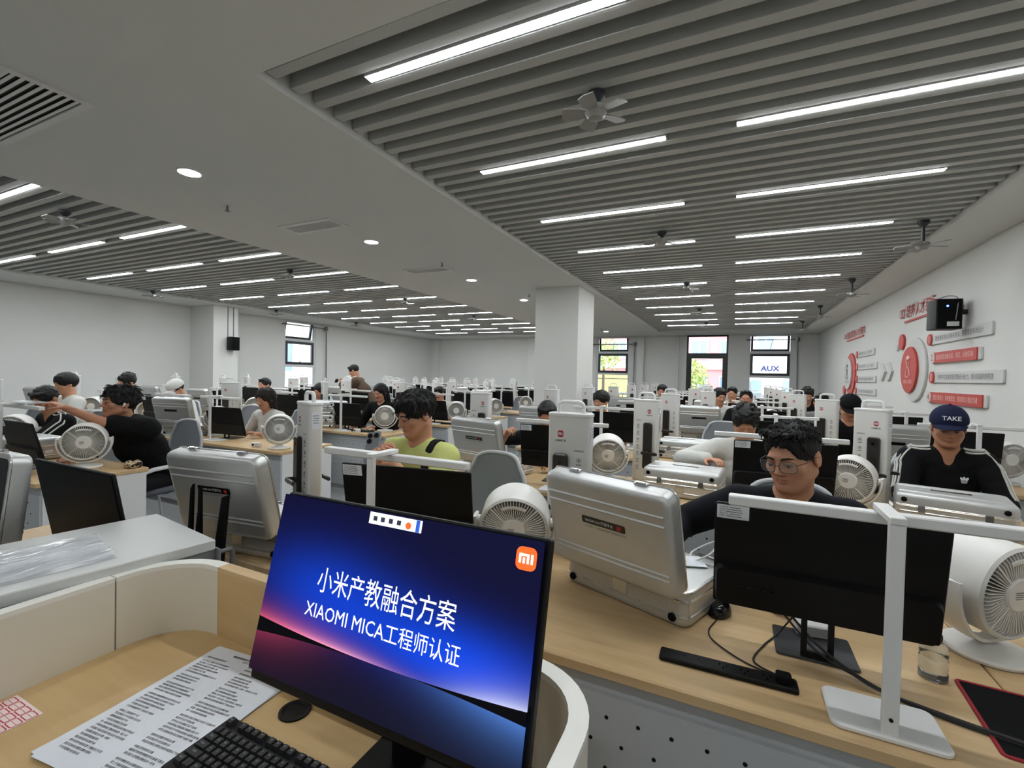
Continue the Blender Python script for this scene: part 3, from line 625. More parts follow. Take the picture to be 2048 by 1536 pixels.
# --- teacher's monitor with its lit slide
def slide_mat():
    m = bpy.data.materials.new('slide_screen'); m.use_nodes = True; nt = m.node_tree; N = nt.nodes; Lk = nt.links; N.clear(); MATS['slide_screen'] = m
    out = N.new('ShaderNodeOutputMaterial'); em = N.new('ShaderNodeEmission'); gl = N.new('ShaderNodeBsdfGlossy'); gl.inputs['Roughness'].default_value = .12; gl.inputs['Color'].default_value = (.01, .01, .01, 1)
    ad = N.new('ShaderNodeAddShader'); Lk.new(em.outputs[0], ad.inputs[0]); Lk.new(gl.outputs[0], ad.inputs[1]); Lk.new(ad.outputs[0], out.inputs[0])
    tc = N.new('ShaderNodeTexCoord'); sp = N.new('ShaderNodeSeparateXYZ'); Lk.new(tc.outputs['Object'], sp.inputs[0])
    def mth(op, a, b=None, c=None):
        n = N.new('ShaderNodeMath'); n.operation = op
        for i, v in enumerate((a, b, c)):
            if v is None: continue
            if isinstance(v, (int, float)): n.inputs[i].default_value = v
            else: Lk.new(v, n.inputs[i])
        return n.outputs[0]
    u = mth('MULTIPLY_ADD', sp.outputs['X'], 1 / .598, .5); v = mth('MULTIPLY_ADD', sp.outputs['Z'], 1 / .342, .5)   # 0..1 across / up
    def gauss(x, y, cx, cy, sx, sy, amp, rot=0.):
        c, s = math.cos(rot), math.sin(rot)
        dx = mth('SUBTRACT', x, cx); dy = mth('SUBTRACT', y, cy)
        a = mth('ADD', mth('MULTIPLY', dx, c / sx), mth('MULTIPLY', dy, s / sx)); b = mth('ADD', mth('MULTIPLY', dx, -s / sy), mth('MULTIPLY', dy, c / sy))
        q = mth('ADD', mth('MULTIPLY', a, a), mth('MULTIPLY', b, b)); return mth('MULTIPLY', mth('EXPONENT', mth('MULTIPLY', q, -1)), amp)
    # bright arc: upper edge falls from the left (v=.36) to lower right (v=.14); the dark wedge opens at both ends
    mid = mth('MULTIPLY_ADD', u, .008, .246)
    gap = mth('MULTIPLY_ADD', mth('MULTIPLY', mth('SUBTRACT', u, .54), mth('SUBTRACT', u, .54)), .145, -.001)
    up = mth('SUBTRACT', v, mth('ADD', mid, gap)); dn = mth('SUBTRACT', mth('SUBTRACT', mid, gap), v)
    isup = mth('GREATER_THAN', up, 0.0); isdn = mth('GREATER_THAN', dn, 0.0)
    def comb(r, g, b):
        n = N.new('ShaderNodeCombineXYZ')
        for i, q in enumerate((r, g, b)):
            if isinstance(q, (int, float)): n.inputs[i].default_value = q
            else: Lk.new(q, n.inputs[i])
        return n.outputs[0]
    def vadd(a, b):
        n = N.new('ShaderNodeVectorMath'); n.operation = 'ADD'; Lk.new(a, n.inputs[0]); Lk.new(b, n.inputs[1]); return n.outputs[0]
    def vsc(a, k):
        n = N.new('ShaderNodeVectorMath'); n.operation = 'SCALE'; Lk.new(a, n.inputs[0]); Lk.new(k, n.inputs['Scale']); return n.outputs[0]
    blue = mth('ADD', gauss(u, v, .30, .50, .28, .22, .50, -.2), gauss(u, v, .78, .38, .30, .17, .72, -.1))
    edge = mth('EXPONENT', mth('MULTIPLY', up, -24.0)); edge2 = mth('EXPONENT', mth('MULTIPLY', up, -48.0))
    redw = mth('MULTIPLY', edge, gauss(u, v, .10, .28, .26, .5, .9)); whtw = mth('MULTIPLY', edge, gauss(u, v, .96, .28, .16, .5, 1.0)); pink = mth('MULTIPLY', edge2, gauss(u, v, .36, .25, .2, .6, .75))
    upper = comb(mth('ADD', mth('ADD', mth('MULTIPLY', redw, .72), mth('MULTIPLY', whtw, .62)), mth('ADD', pink, .003)),
                 mth('ADD', mth('ADD', mth('MULTIPLY', blue, .085), mth('MULTIPLY', redw, .09)), mth('ADD', mth('MULTIPLY', whtw, .62), mth('ADD', mth('MULTIPLY', pink, .45), .003))),
                 mth('ADD', mth('ADD', mth('MULTIPLY', blue, 1.05), mth('MULTIPLY', redw, .10)), mth('ADD', mth('MULTIPLY', whtw, .55), mth('ADD', mth('MULTIPLY', pink, .5), .030))))
    e3 = mth('EXPONENT', mth('MULTIPLY', dn, -13.0)); rd = mth('MULTIPLY', e3, gauss(u, v, .04, .25, .22, .5, .20)); bd = mth('MULTIPLY', e3, gauss(u, v, 1.0, .05, .26, .5, .62)); md = mth('MULTIPLY', e3, gauss(u, v, .6, .15, .3, .5, .08))
    lower = comb(mth('ADD', rd, mth('MULTIPLY_ADD', bd, .12, .005)), mth('ADD', mth('MULTIPLY', rd, .10), mth('MULTIPLY_ADD', bd, .34, .005)), mth('ADD', mth('MULTIPLY', rd, .22), mth('ADD', mth('MULTIPLY', md, .9), mth('MULTIPLY_ADD', bd, 1.0, .016))))
    col = vadd(vadd(vsc(upper, isup), vsc(lower, isdn)), comb(.002, .002, .004)); Lk.new(col, em.inputs[0]); em.inputs[1].default_value = 1.0
slide_mat()
mat('screen_white', (255, 255, 255), .5, emit=(.92, .95, 1, 1), estr=.95); mat('screen_orange', (255, 100, 30), .5, emit=(1, .13, .02, 1), estr=.95); mat('screen_bar', (235, 238, 242), .5, emit=(.85, .88, .92, 1), estr=.9); mat('screen_dark', (40, 45, 60), .5, emit=(.03, .04, .08, 1), estr=.6); mat('screen_blue', (40, 90, 200), .5, emit=(.03, .12, .6, 1), estr=.8)
tm = empty('teacher_monitor', (-.565, .70, .75)); tag(tm, 'lit black monitor showing a blue presentation slide on the teacher desk', 'monitor')
Tm = T(0, -.04, .336) @ RX(-13.7) @ RX(0)   # screen plane faces -Y, top leaning away
hs = MB().rbox(0, 0, 0, .61, .37, .02, .006, .003, 3, T(0, .012, 0) @ RX(90) @ T(0, 0, -.010)); ho = link('housing', hs.mesh('housing', 'black_plastic'), tm, Tm)
so = link('screen', MB().box(0, 0, 0, .598, .002, .342).mesh('screen', 'slide_screen', False), ho, T(0, -.0095, .010))
def onscr(mb_, u, v): return T((u - .5) * .598, -.0022, (v - .5) * .342) @ RX(90)
tx = MB(); text(tx, '小米产教融合方案', .0505, onscr(tx, .498, .565), 'CENTER', .0, .317); text(tx, 'XIAOMI MICA工程师认证', .036, onscr(tx, .498, .405), 'CENTER', .0, .353); link('slide_title', tx.mesh('slide_title', 'screen_white', False), so)
lg = MB().rbox(0, 0, 0, .036, .036, .0006, .010, .0001, 5, onscr(None, .953, .912)); lo = link('slide_logo', lg.mesh('slide_logo', 'screen_orange', False), so)
tx = MB(); M0 = onscr(None, .953, .912) @ T(0, 0, .0012)
tx.box(-.0105, 0, 0, .004, .015, .0003, M0); tx.box(-.003, .0055, 0, .017, .004, .0003, M0); tx.box(.0035, -.0015, 0, .004, .012, .0003, M0); tx.box(-.0035, -.003, 0, .004, .009, .0003, M0); tx.box(.0105, 0, 0, .004, .015, .0003, M0)
link('logo_mark', tx.mesh('logo_mark', 'screen_white', False), lo)
br = link('toolbar', MB().box(0, 0, 0, .122, .001, .0215).mesh('toolbar', 'screen_bar', False), so, T(.001, -.0022, .1572))
ic = MB()
for i, x in enumerate((-.046, -.028, -.009, .010)): ic.box(x, -.0012, 0, .009, .0004, .0085); 
link('toolbar_icon', ic.mesh('toolbar_icon', 'screen_dark', False), br)
link('toolbar_icon', MB().cyl(0, 0, 0, .0062, .0005, 20, T(.032, -.001, -.002) @ RX(90)).mesh('toolbar_icon', 'screen_orange', False), br)
link('toolbar_icon', MB().box(.053, -.0012, 0, .008, .0004, .021).mesh('toolbar_icon', 'screen_blue', False), br)
nk = MB(); nk.box(0, .045, .14, .06, .03, .28); link('stand_neck', nk.mesh('stand_neck', 'black_plastic', False), tm)
link('stand_base', MB().rbox(.06, -.02, 0, .30, .26, .008, .01, .003, 3).mesh('stand_base', 'black_plastic'), tm)
# --- keyboard with single keys
kb = empty('keyboard', (-.745, .575, .757)); tag(kb, 'black mechanical keyboard in front of the lit monitor', 'keyboard'); kb.rotation_euler = (R(2), 0, R(0))
link('case', MB().rbox(0, 0, 0, .44, .145, .018, .008, .004, 4).mesh('case', 'black_plastic'), kb)
mat('keycap', (26, 26, 28), .55); mat('key_print', (150, 150, 154), .6)
def keymesh(w):
    h = .0085; a, b = w / 2 - .0008, .0087
    mb = MB(); mb.rings([[(-a, -b, 0), (a, -b, 0), (a, b, 0), (-a, b, 0)], [(-a + .0025, -b + .0025, h), (a - .0025, -b + .0025, h), (a - .0025, b - .001, h), (-a + .0025, b - .001, h)]])
    return mb.mesh('key', 'keycap', False)
KM = {}
def key(x, y, w, ch):
    if w not in KM: KM[w] = keymesh(w)
    k = link('key', KM[w], kb, T(x, y, .017))
    if ch:
        t = MB(); text(t, ch, .0062, T(-.001, .002, .0087)); 
        if t.v: link('legend', t.mesh('legend', 'key_print', False), k)
U = .019; X0 = -.208
x = X0 + U / 2; key(x, .057, U, 'Esc')
for g, st in enumerate((2, 6.5, 11)):
    for i in range(4): key(X0 + U * (st + i + .5), .057, U, f'F{g * 4 + i + 1}')
for r, (chars, first, last) in enumerate((('`1234567890-=', None, 2), ('QWERTYUIOP[]', 1.5, 1.5), ("ASDFGHJKL;'", 1.75, 2.25), ('ZXCVBNM,./', 2.25, 2.75))):
    y = .030 - r * U; x = X0
    if first: key(x + first * U / 2, y, first * U, ('Tab', 'Caps', 'Shift')[r - 1]); x += first * U
    for c in chars: key(x + U / 2, y, U, c); x += U
    key(x + last * U / 2, y, last * U, ('Back', '', 'Enter', 'Shift')[r])
x = X0
for w, c in ((1.25, 'Ctrl'), (1.25, ''), (1.25, 'Alt'), (6.25, ''), (1.25, 'Alt'), (1.25, 'Fn'), (1.25, ''), (1.25, 'Ctrl')): key(x + w * U / 2, .030 - 4 * U, w * U, c); x += w * U
for i in range(3):
    for j in range(2): key(X0 + U * (15.7 + i), .030 - j * U, U, '')
    key(X0 + U * (15.7 + i), .057, U, '')
for i, y in ((0, -4), (1, -4), (2, -4), (1, -3)): key(X0 + U * (15.7 + i), .030 + y * U, U, '')
# --- exam papers, label sheet
def sheet(name, label, cat, cx, cy, z, w, d, rz, cols=2, seed=1, lines=True):
    e = empty(name, (cx, cy, z), rz); tag(e, label, cat); n = 10
    vs = []; rnd = random.Random(seed)
    for j in range(n + 1):
        for i in range(n + 1):
            a, b = i / n - .5, j / n - .5; vs.append((a * w, b * d, .0008 + .0025 * (max(0, -b - .4) * 6) * (1 if a < 0 else .3)))
    fs = [(j * (n + 1) + i, j * (n + 1) + i + 1, (j + 1) * (n + 1) + i + 1, (j + 1) * (n + 1) + i) for j in range(n) for i in range(n)]
    N = len(vs); vs2 = [(x, y, zz - .0006) for x, y, zz in vs]; mb = MB(); mb.add(vs + vs2, fs + [tuple(k + N for k in f[::-1]) for f in fs]); link('leaf', mb.mesh('leaf', 'paper'), e)
    if lines:
        t = MB(); pool = '下列关于智能家居网关设备的描述中正确选项是哪一个请在答题卡上填写编号无线传感器协议平台云端数据场景联动控制模块系统设计安装调试验收'
        text(t, '物联网智能家居系统工程师认证试卷', .0085, T(0, d * .455, .0012), bold=.012); text(t, '（考试时间90分钟）', .0065, T(0, d * .43, .0012))
        for c in range(cols):
            y = d * .395
            while y > -d * .43:
                k = rnd.randint(9, 17); s = ''.join(rnd.choice(pool) for _ in range(k)); text(t, s, .0062, T(-w * .44 + c * w * .47, y, .0015), 'LEFT', .008); y -= .0092 * (1 if rnd.random() < .8 else 1.6)
        link('print', t.mesh('print', 'ink', False), e)
    return e
sheet('paper_sheet', 'bottom white sheet of the printed paper stack, edge showing', 'paper', -1.118, .635, .7503, .297, .40, 5, lines=False)
sheet('paper_sheet', 'middle white sheet of the printed paper stack, edge showing', 'paper', -1.112, .628, .7522, .297, .40, 3, lines=False)
sheet('exam_paper', 'printed two column exam paper on top beside the keyboard', 'paper', -1.108, .63, .7542, .297, .40, 6.5)
mat('label_pink', (246, 226, 222), .7); mat('label_red', (196, 52, 66), .6)
e = empty('label_sheet', (-1.437, .402, .7505), 0); tag(e, 'sheet of red bordered blank labels at the lower left', 'label sheet')
link('backing', MB().box(0, 0, .0004, .13, .16, .0008).mesh('backing', 'label_pink', False), e)
lb = MB(); o = rrect(.030, .022, .004, 4); i_ = rrect(.026, .018, .003, 4); lb.rings([[(x, y, .0009) for x, y in o], [(x, y, .0012) for x, y in o], [(x, y, .0012) for x, y in i_]], cap=False); lb.box(0, 0, .001, .022, .0006, .0006); lm = lb.mesh('label', 'label_red', False)
for i in range(4):
    for j in range(6): link('label', lm, e, T(-.048 + i * .032, -.062 + j * .025, 0))
# ------------------------------------------------------------------ side table left of the teacher: rack unit, router, bags, case, second monitor
st = DESK_L
sd = empty('side_table', (-3.0, .12, 0)); tag(sd, 'wooden side table under the grey rack unit left of the teacher desk', 'table')
link('worktop', MB().rbox(.712, .52, .718, 1.42, 1.04, .032, .01, .004, 3).mesh('worktop', 'maple'), sd)
for x, y in ((.06, .06), (1.36, .06), (.06, .94), (1.36, .94)): link('leg', MB().box(x, y, .36, .05, .05, .72).mesh('leg', 'white_metal', False), sd)
rk = empty('rack_server', (-1.495, .945, .7515), -8); tag(rk, 'grey rack server with pale top cover standing behind the cream partition', 'server')
link('chassis', MB().box(-.24, -.35, .098, .448, .70, .185).mesh('chassis', 'rack_grey', False), rk)
link('top_cover', MB().rbox(-.24, -.35, .19, .46, .70, .034, .004, .003, 2).mesh('top_cover', 'rack_top'), rk)
for s in (0, 1):
    x = -.008 if s == 0 else -.472
    er = link('rack_ear', MB().box(x, .004, .10, .034, .006, .19).mesh('rack_ear', 'rack_grey', False), rk)
    link('handle', MB().tube([(x, .005, .18), (x, .045, .18), (x, .05, .17), (x, .05, .04), (x, .045, .03), (x, .005, .03)], .008, 8).mesh('handle', 'grey_metal'), er)
vt = MB()
for i in range(7): vt.box(-.0155, -.06, .05 + i * .018, .002, .09, .005)
link('vent_slot', vt.mesh('vent_slot', 'black_plastic', False), rk)
sk = link('brand_sticker', MB().box(-.0152, -.36, .10, .002, .07, .07).mesh('brand_sticker', 'black_gloss', False), rk); link('emblem', MB().cyl(0, 0, 0, .018, .001, 20, T(-.014, -.36, .10) @ RY(90)).mesh('emblem', 'brown_black', False), sk)
rt = empty('router', (-1.78, 1.088, .7505), 0); tag(rt, 'black router with upright blade antennas behind the rack server', 'router')
link('body', MB().rbox(0, 0, 0, .34, .095, .035, .02, .008, 4).mesh('body', 'black_plastic'), rt)
for x, y, l, lean, w in ((-.112, .0, .30, -3, .024), (-.048, .0, .297, 0, .024), (-.026, -.03, .228, -7, .026), (.060, .0, .29, -9, .055), (.122, -.03, .22, -7, .026)):
    link('antenna', MB().add([(-w / 2, -.006, 0), (w / 2, -.006, 0), (w / 2, .006, 0), (-w / 2, .006, 0), (-w * .30, -.004, l - .02), (w * .34, -.004, l), (w * .34, .004, l), (-w * .30, .004, l - .02)], [(3, 2, 1, 0), (4, 5, 6, 7), (0, 1, 5, 4), (1, 2, 6, 5), (2, 3, 7, 6), (3, 0, 4, 7)]).mesh('antenna', 'rubber', False), rt, T(x, y, .035) @ RY(-lean))
mat('clear_film', (232, 236, 240), .12, spec=.8, alpha=.45)
def film(label, cx, cy, z, w, d, rz, seed):
    e = empty('plastic_bag', (cx, cy, z), rz); tag(e, label, 'plastic bag', 'clear bags on the rack server'); rnd = np.random.RandomState(seed); n = 26
    a = rnd.rand(8, 4); vs = []
    for j in range(n + 1):
        for i in range(n + 1):
            u, v = i / n, j / n; h = sum(.0035 * math.sin(2 * PI * (q[0] * 5 * u + q[1] * 3 * v + q[2])) * q[3] for q in a); vs.append(((u - .5) * w, (v - .5) * d, .008 + abs(h) + .002 * rnd.rand()))
    fs = [(j * (n + 1) + i, j * (n + 1) + i + 1, (j + 1) * (n + 1) + i + 1, (j + 1) * (n + 1) + i) for j in range(n) for i in range(n)]; N = len(vs)
    mb = MB(); mb.add(vs + [(x, y, .001) for x, y, z_ in vs], fs + [tuple(k + N for k in f[::-1]) for f in fs]); link('film', mb.mesh('film', 'clear_film', True, 180), e)
film('crumpled clear plastic bag lying flat on the rack server', -1.80, .56, .9765, .20, .40, -12, 2)
film('second clear plastic bag, nearer to the server edge', -1.69, .52, .9765, .13, .42, -8, 5)
MON27.place('monitor', 'dark idle monitor standing behind the rack server', 'monitor', (-2.31, .93, .75), 180)
CASE_O2.place('instrument_case', 'open aluminium case cut by the left picture edge', 'case', (-2.50, .50, .75), 180)
# ------------------------------------------------------------------ the desk blocks
RYS = [1.23, 2.92, 4.6, 6.25, 7.9, 9.55, 11.2, 12.85]; RXS = [-2.15, -.75, .65]
LYS = [1.39, 3.02, 4.48, 5.88, 7.32, 8.76, 10.2, 11.64, 13.08]; LXS = [-5.27, -6.67, -8.07, -9.47]
RSEAT = ['aisle seat', 'middle seat', 'right wall seat']; LSEAT = ['aisle seat', 'second seat', 'third seat', 'left wall seat']
RROW = ['nearest row', 'second row', 'third row', 'fourth row', 'fifth row', 'sixth row', 'seventh row', 'last row']
LROW = ['nearest row', 'second row', 'third row', 'fourth row', 'fifth row', 'sixth row', 'seventh row', 'eighth row', 'last row']
OVR = {
 ('R', 0, 0): dict(mon=(-1.14, 1.50, 10.5), lamp=(-1.16, 1.335, 0), fan=(-.765, 1.66, 20, 'T'), case=(-1.885, 1.435, 7, 'o'), lock=(-1.97, 1.715, -23, 1), chair=(-1.40, 2.34, -8)),
 ('R', 0, 1): dict(mon=(.23, 1.59, 0), lamp=(.33, 1.335, 0), fan=(.69, 1.83, 36), case=(-.275, 1.77, -21, 'o'), lock=(-.645, 1.965, 1, 1), chair=(.24, 2.36, -4)),
 ('R', 0, 2): dict(mon=None, lamp=None, fan=None, case=None, lock=None, chair=None),
 ('R', 1, 0): dict(mon=(-1.176, 3.275, 5), lamp=(-1.08, 3.0, 0), fan=(-.865, 3.55, 15, 'T'), case=(-1.70, 3.33, -14, 'o'), lock=(-2.03, 3.62, 4, -1), chair=(-1.45, 4.02, 0)),
 ('R', 1, 1): dict(mon=(.27, 3.255, 5.5), lamp=(.235, 3.0, 0), fan=(.645, 3.42, -18), case=(-.29, 3.38, -5, 'c'), lock=(-.60, 3.665, -12, -1), chair=(.08, 4.04, 3)),
 ('R', 1, 2): dict(mon=None, lamp=None, fan=None, case=(1.10, 3.37, -13, 'c'), lock=(.80, 3.66, -35, -1), chair=(1.30, 4.12, 4)),
 ('R', 2, 0): dict(mon=(-1.18, 4.92, 8), lamp=(-1.22, 4.75, 0), fan=(-.965, 5.2, 10), case=(-1.88, 4.97, -8, 'o'), lock=(-2.0, 5.31, -4, 1), chair=(-1.44, 5.7, 0)),
 ('R', 2, 1): dict(mon=(.31, 4.85, 0), lamp=(.34, 4.75, 0), fan=(.56, 5.2, 20), case=(-.42, 4.93, -3, 'c'), lock=(-.62, 5.30, -8, 1), chair=(-.1, 5.82, 0)),
 ('R', 2, 2): dict(mon=(1.60, 4.90, 0), lamp=(1.68, 4.75, 0), fan=(1.97, 5.08, 20), case=(1.17, 5.02, 0, 'o'), lock=(.80, 5.28, -25, 1), chair=(1.05, 5.8, 0)),
 ('R', 3, 1): dict(mon=(.30, 6.5, 0), lamp=(.31, 6.38, 0), fan=(.56, 6.85, 10), case=(-.39, 6.55, 0, 'o'), lock=(-.32, 6.96, 0, 1), chair=(.1, 7.38, 0)),
 ('R', 3, 2): dict(lock=(.74, 6.95, -22, 1)),
 ('R', 5, 1): dict(lock=(-.62, 10.2, 0, 1)),
 ('L', 0, 0): dict(mon=(-4.78, 1.62, 0, 'low'), lamp=(-4.86, 1.52, 0), fan=(-4.46, 1.80, 60), case=(-5.3, 1.74, 4, 'c'), lock=None, chair=(-4.71, 2.38, 2)),
 ('L', 1, 0): dict(mon=(-5.10, 3.36, 5, 'low'), lamp=(-5.08, 3.17, 0), fan=(-4.07, 3.18, 50), case=None, lock=None, chair=(-5.02, 4.0, 4)),
 ('L', 1, 1): dict(mon=(-6.38, 3.32, 0), case=(-5.76, 3.33, 14, 'o'), lock=(-5.42, 3.56, 25, 1)),
 ('L', 2, 0): dict(mon=(-4.73, 4.78, 0, 'low'), lamp=(-4.62, 4.57, 0), fan=(-4.18, 4.86, 35), case=(-5.19, 4.80, 10, 'c'), lock=None, chair=(-4.5, 5.42, 0)),
 ('L', 2, 1): dict(mon=(-5.9, 4.78, 0), lamp=(-5.92, 4.58, 0), lock=(-5.48, 5.03, -30, -1)),
 ('L', 3, 0): dict(mon=(-4.32, 6.2, 0, 'low'), lamp=(-4.2, 5.98, 0), fan=(-3.98, 6.3, 30), lock=(-5.15, 6.38, 10, 1)),
}
NOLOCK = set(); rnd = random.Random(11)
def seat(blk, r, s):
    x0 = (RXS if blk == 'R' else LXS)[s]; y0 = (RYS if blk == 'R' else LYS)[r]
    if blk == 'L' and r == 0: x0 -= .22
    place = f'{"right" if blk == "R" else "left"} block, {(RROW if blk == "R" else LROW)[r]}, {(RSEAT if blk == "R" else LSEAT)[s]}'
    o = OVR.get((blk, r, s), {}); lod = 0 if r < 2 else (1 if r < 4 else 2)
    if blk == 'L': lod = 0 if r < 2 and s < 1 else (1 if r < 3 and s < 2 else 2)
    dd = .66 if blk == 'L' else .8; j = lambda a: rnd.uniform(-a, a)
    if blk == 'R': d = dict(mon=(x0 + .98 + j(.04), y0 + .33, j(6)), lamp=(x0 + 1.05 + j(.05), y0 + .13, 0), fan=(x0 + 1.27, y0 + .58, j(25) + 5), case=(x0 + .44, y0 + .40, j(8), 'o' if rnd.random() < .45 else 'c'), lock=(x0 + .13, y0 + .70, -12 + j(18), rnd.choice((1, -1))), chair=(x0 + .9 + j(.1), y0 + 1.09 + j(.03), j(12)))
    else: d = dict(mon=(x0 + .72 + j(.05), y0 + .33, j(6)), lamp=(x0 + .80 + j(.05), y0 + .12, 0), fan=(x0 + 1.24, y0 + .40, 35 + j(20)), case=(x0 + .30, y0 + .36, j(8), 'o' if rnd.random() < .4 else 'c'), lock=(x0 + .17, y0 + .59, 5 + j(25), rnd.choice((1, -1))), chair=(x0 + .7 + j(.1), y0 + .94, j(8)))
    if blk == 'L' and 'lock' in d and d['case'][3] == 'c': pass
    d.update(o)
    G = 'right' if blk == 'R' else 'left'
    (DESK_R if blk == 'R' else DESK_L).place('student_desk', f'maple topped desk with grey front panel, {place}', 'desk', (x0, y0, 0), 0, f'student desks of the {G} block', lod)
    if d['mon']:
        m = d['mon']; P = MONLOW if len(m) > 3 else MON
        P.place('monitor', f'black monitor seen from behind, {place}', 'monitor', (m[0], m[1], .75), m[2], f'student monitors of the {G} block', lod)
    if d['lamp']: LAMP.place('desk_lamp', f'white T shaped desk lamp, {place}', 'lamp', (d['lamp'][0], d['lamp'][1], .75), d['lamp'][2], f'desk lamps of the {G} block', lod)
    if d['fan']:
        f = d['fan']; (FANT if len(f) > 3 else FAN).place('desk_fan', f'white drum desk fan, {place}', 'fan', (f[0], f[1], .75), f[2], f'desk fans of the {G} block', lod)
    if d['case']:
        c = d['case']; op = c[3] == 'o'
        (CASE_O if op else CASE_C).place('instrument_case', f'{"open" if op else "closed"} aluminium instrument case, {place}', 'case', (c[0], c[1], .75), c[2], f'aluminium cases of the {G} block', lod)
    if d['lock']:
        k = d['lock']; (LOCK if k[3] > 0 else LOCKM).place('lock_stand', f'white smart lock demo stand with carry handle, {place}', 'lock stand', (k[0], k[1], .75), k[2], f'lock stands of the {G} block', lod)
    if d['chair']: CHAIR.place('chair', f'grey mesh chair with white frame, {place}', 'chair', (d['chair'][0], d['chair'][1], 0), d['chair'][2], f'mesh chairs of the {G} block', lod)
for r in range(8):
    for s in range(3): seat('R', r, s)
for r in range(9):
    for s in range(4): seat('L', r, s)
# ------------------------------------------------------------------ loose things on the nearest desks
e = empty('power_strip', (0.0, 1.365, .75), 1.5); tag(e, 'long black power strip lying at the front of the nearest desk', 'power strip')
link('body', MB().rbox(0, 0, 0, .335, .052, .014, .006, .003, 4).mesh('body', 'black_plastic'), e)
mb = MB()
for i in range(5):
    for dx, dy in ((-.008, .006), (.008, .006), (0, -.008)): mb.box(-.11 + i * .052 + dx, dy, .0142, .003, .008, .0006)
link('socket', mb.mesh('socket', 'black_gloss', False), e)
link('plug', MB().rbox(.135, 0, .014, .035, .03, .02, .006, .003, 3).mesh('plug', 'rubber'), e)
e = empty('mouse', (-.02, 1.70, .75), -20); tag(e, 'black computer mouse beside the open case and monitor', 'mouse')
mb = MB(); rr = []
for t in np.linspace(0, 1, 9):
    z = .036 * math.sin(t * PI / 2); k = math.cos(t * PI / 2) ** .55; rr.append([(.032 * k * math.cos(a) * (1 - .1 * math.sin(a)), .055 * k * math.sin(a) - .004 * t, .002 + z) for a in np.linspace(0, 2 * PI, 25)[:-1]])
mb.rings(rr); link('shell', mb.mesh('shell', 'black_gloss'), e); link('scroll_wheel', MB().cyl(0, 0, -.004, .010, .008, 16, T(0, .028, .030) @ RY(90)).mesh('scroll_wheel', 'chrome'), e)
mat('cable_black', (14, 14, 15), .55); mat('cable_white', (222, 222, 220), .5)
def spl(P, n=8):
    P = [Vector(p) for p in P]; out = []
    for i in range(len(P) - 1):
        p0, p1, p2, p3 = P[max(i - 1, 0)], P[i], P[i + 1], P[min(i + 2, len(P) - 1)]
        for k in range(n):
            t = k / n; out.append(.5 * ((2 * p1) + (p2 - p0) * t + (2 * p0 - 5 * p1 + 4 * p2 - p3) * t * t + (3 * p1 - p0 - 3 * p2 + p3) * t ** 3))
    out.append(P[-1]); return [tuple(q) for q in out]
def cable(label, P, r, m, name='cable'):
    o = Vector(P[0]); e = link(name, MB().tube(spl([tuple(Vector(q) - o) for q in P]), r, 6).mesh(name, m)); e.location = o; tag(e, label, 'cable'); return e
zc_ = .7535
cable('thin black mouse cable looping beside the mouse on the front desk', [(-.03, 1.64, zc_), (-.05, 1.56, zc_), (-.03, 1.50, zc_), (.05, 1.43, zc_), (.14, 1.40, zc_), (.16, 1.365, zc_ + .02)], .0022, 'cable_black')
cable('black cable crossing from the power strip up to the monitor', [(.12, 1.39, zc_ + .01), (.07, 1.45, zc_), (.10, 1.55, zc_), (.14, 1.62, zc_ + .01), (.20, 1.63, zc_ + .10)], .0026, 'cable_black')
for i, (dx, dz, w) in enumerate(((0, 0, 'upper'), (.008, -.008, 'middle'), (-.004, -.016, 'lower'))):
    cable(f'{w} black cable of the bundle running under the near monitor', [(.15 + dx, 1.57, .87 + dz), (.23 + dx, 1.53, .80 + dz), (.33, 1.465 - dx, .765 + dz * .2), (.43, 1.42 + dx, zc_ + .004 * i), (.62, 1.375 + dx, zc_ + .004 * i), (.95, 1.33 + dx, zc_ + .004 * i)], .003, 'cable_black')
e = empty('water_bottle', (.50, 1.60, .75)); tag(e, 'short clear water bottle with black cap under the near monitor', 'bottle')
mat('bottle_clear', (240, 246, 248), .03, trans=.9, spec=.5)
link('body', MB().lathe([(.026, 0), (.031, .004), (.031, .02), (.029, .026), (.031, .032), (.031, .055), (.029, .06), (.031, .066), (.03, .085), (.018, .10), (.015, .104)], 28).mesh('body', 'bottle_clear'), e)
link('cap', MB().cyl(0, 0, .103, .017, .016, 20, None, .002).mesh('cap', 'black_plastic'), e); 
e = empty('mouse_pad', (.93, 1.45, .7505), -3); tag(e, 'black mouse pad with red stitched edge at the right', 'mouse pad')
link('cloth', MB().rbox(0, 0, 0, .78, .29, .003, .012, .001, 4).mesh('cloth', 'rubber'), e)
mat('stitch_red', (150, 24, 40), .8)
link('stitched_edge', MB().rings([[(x, y, z) for x, y in rrect(.78 + 2 * o, .29 + 2 * o, .012 + o, 6)] for o, z in ((.002, .001), (.001, .004), (-.006, .0038), (-.007, .001))], cap=False, close=True).mesh('stitched_edge', 'stitch_red'), e)
e = empty('power_adapter', (.24, 1.685, .757), 8); tag(e, 'white power adapter box lying on the near monitor stand', 'adapter')
link('body', MB().rbox(0, 0, 0, .10, .055, .036, .008, .004, 4).mesh('body', 'white_plastic'), e); link('rating_label', MB().box(0, -.0278, .02, .07, .0006, .022).mesh('rating_label', 'sign_grey', False), e)
cable('white cable coil spilling out of the open case on the front desk', [(-.12, 1.80, .868), (-.06, 1.83, .90), (-.04, 1.88, .93), (-.09, 1.90, .90), (-.13, 1.86, .872), (-.06, 1.80, .87), (-.02, 1.83, .875), (-.07, 1.88, .87)], .0035, 'cable_white', 'charging_cable')
e = empty('foil_bag', (-.14, 1.80, .866), 20); tag(e, 'small crumpled translucent parts bag inside the open front case', 'plastic bag')
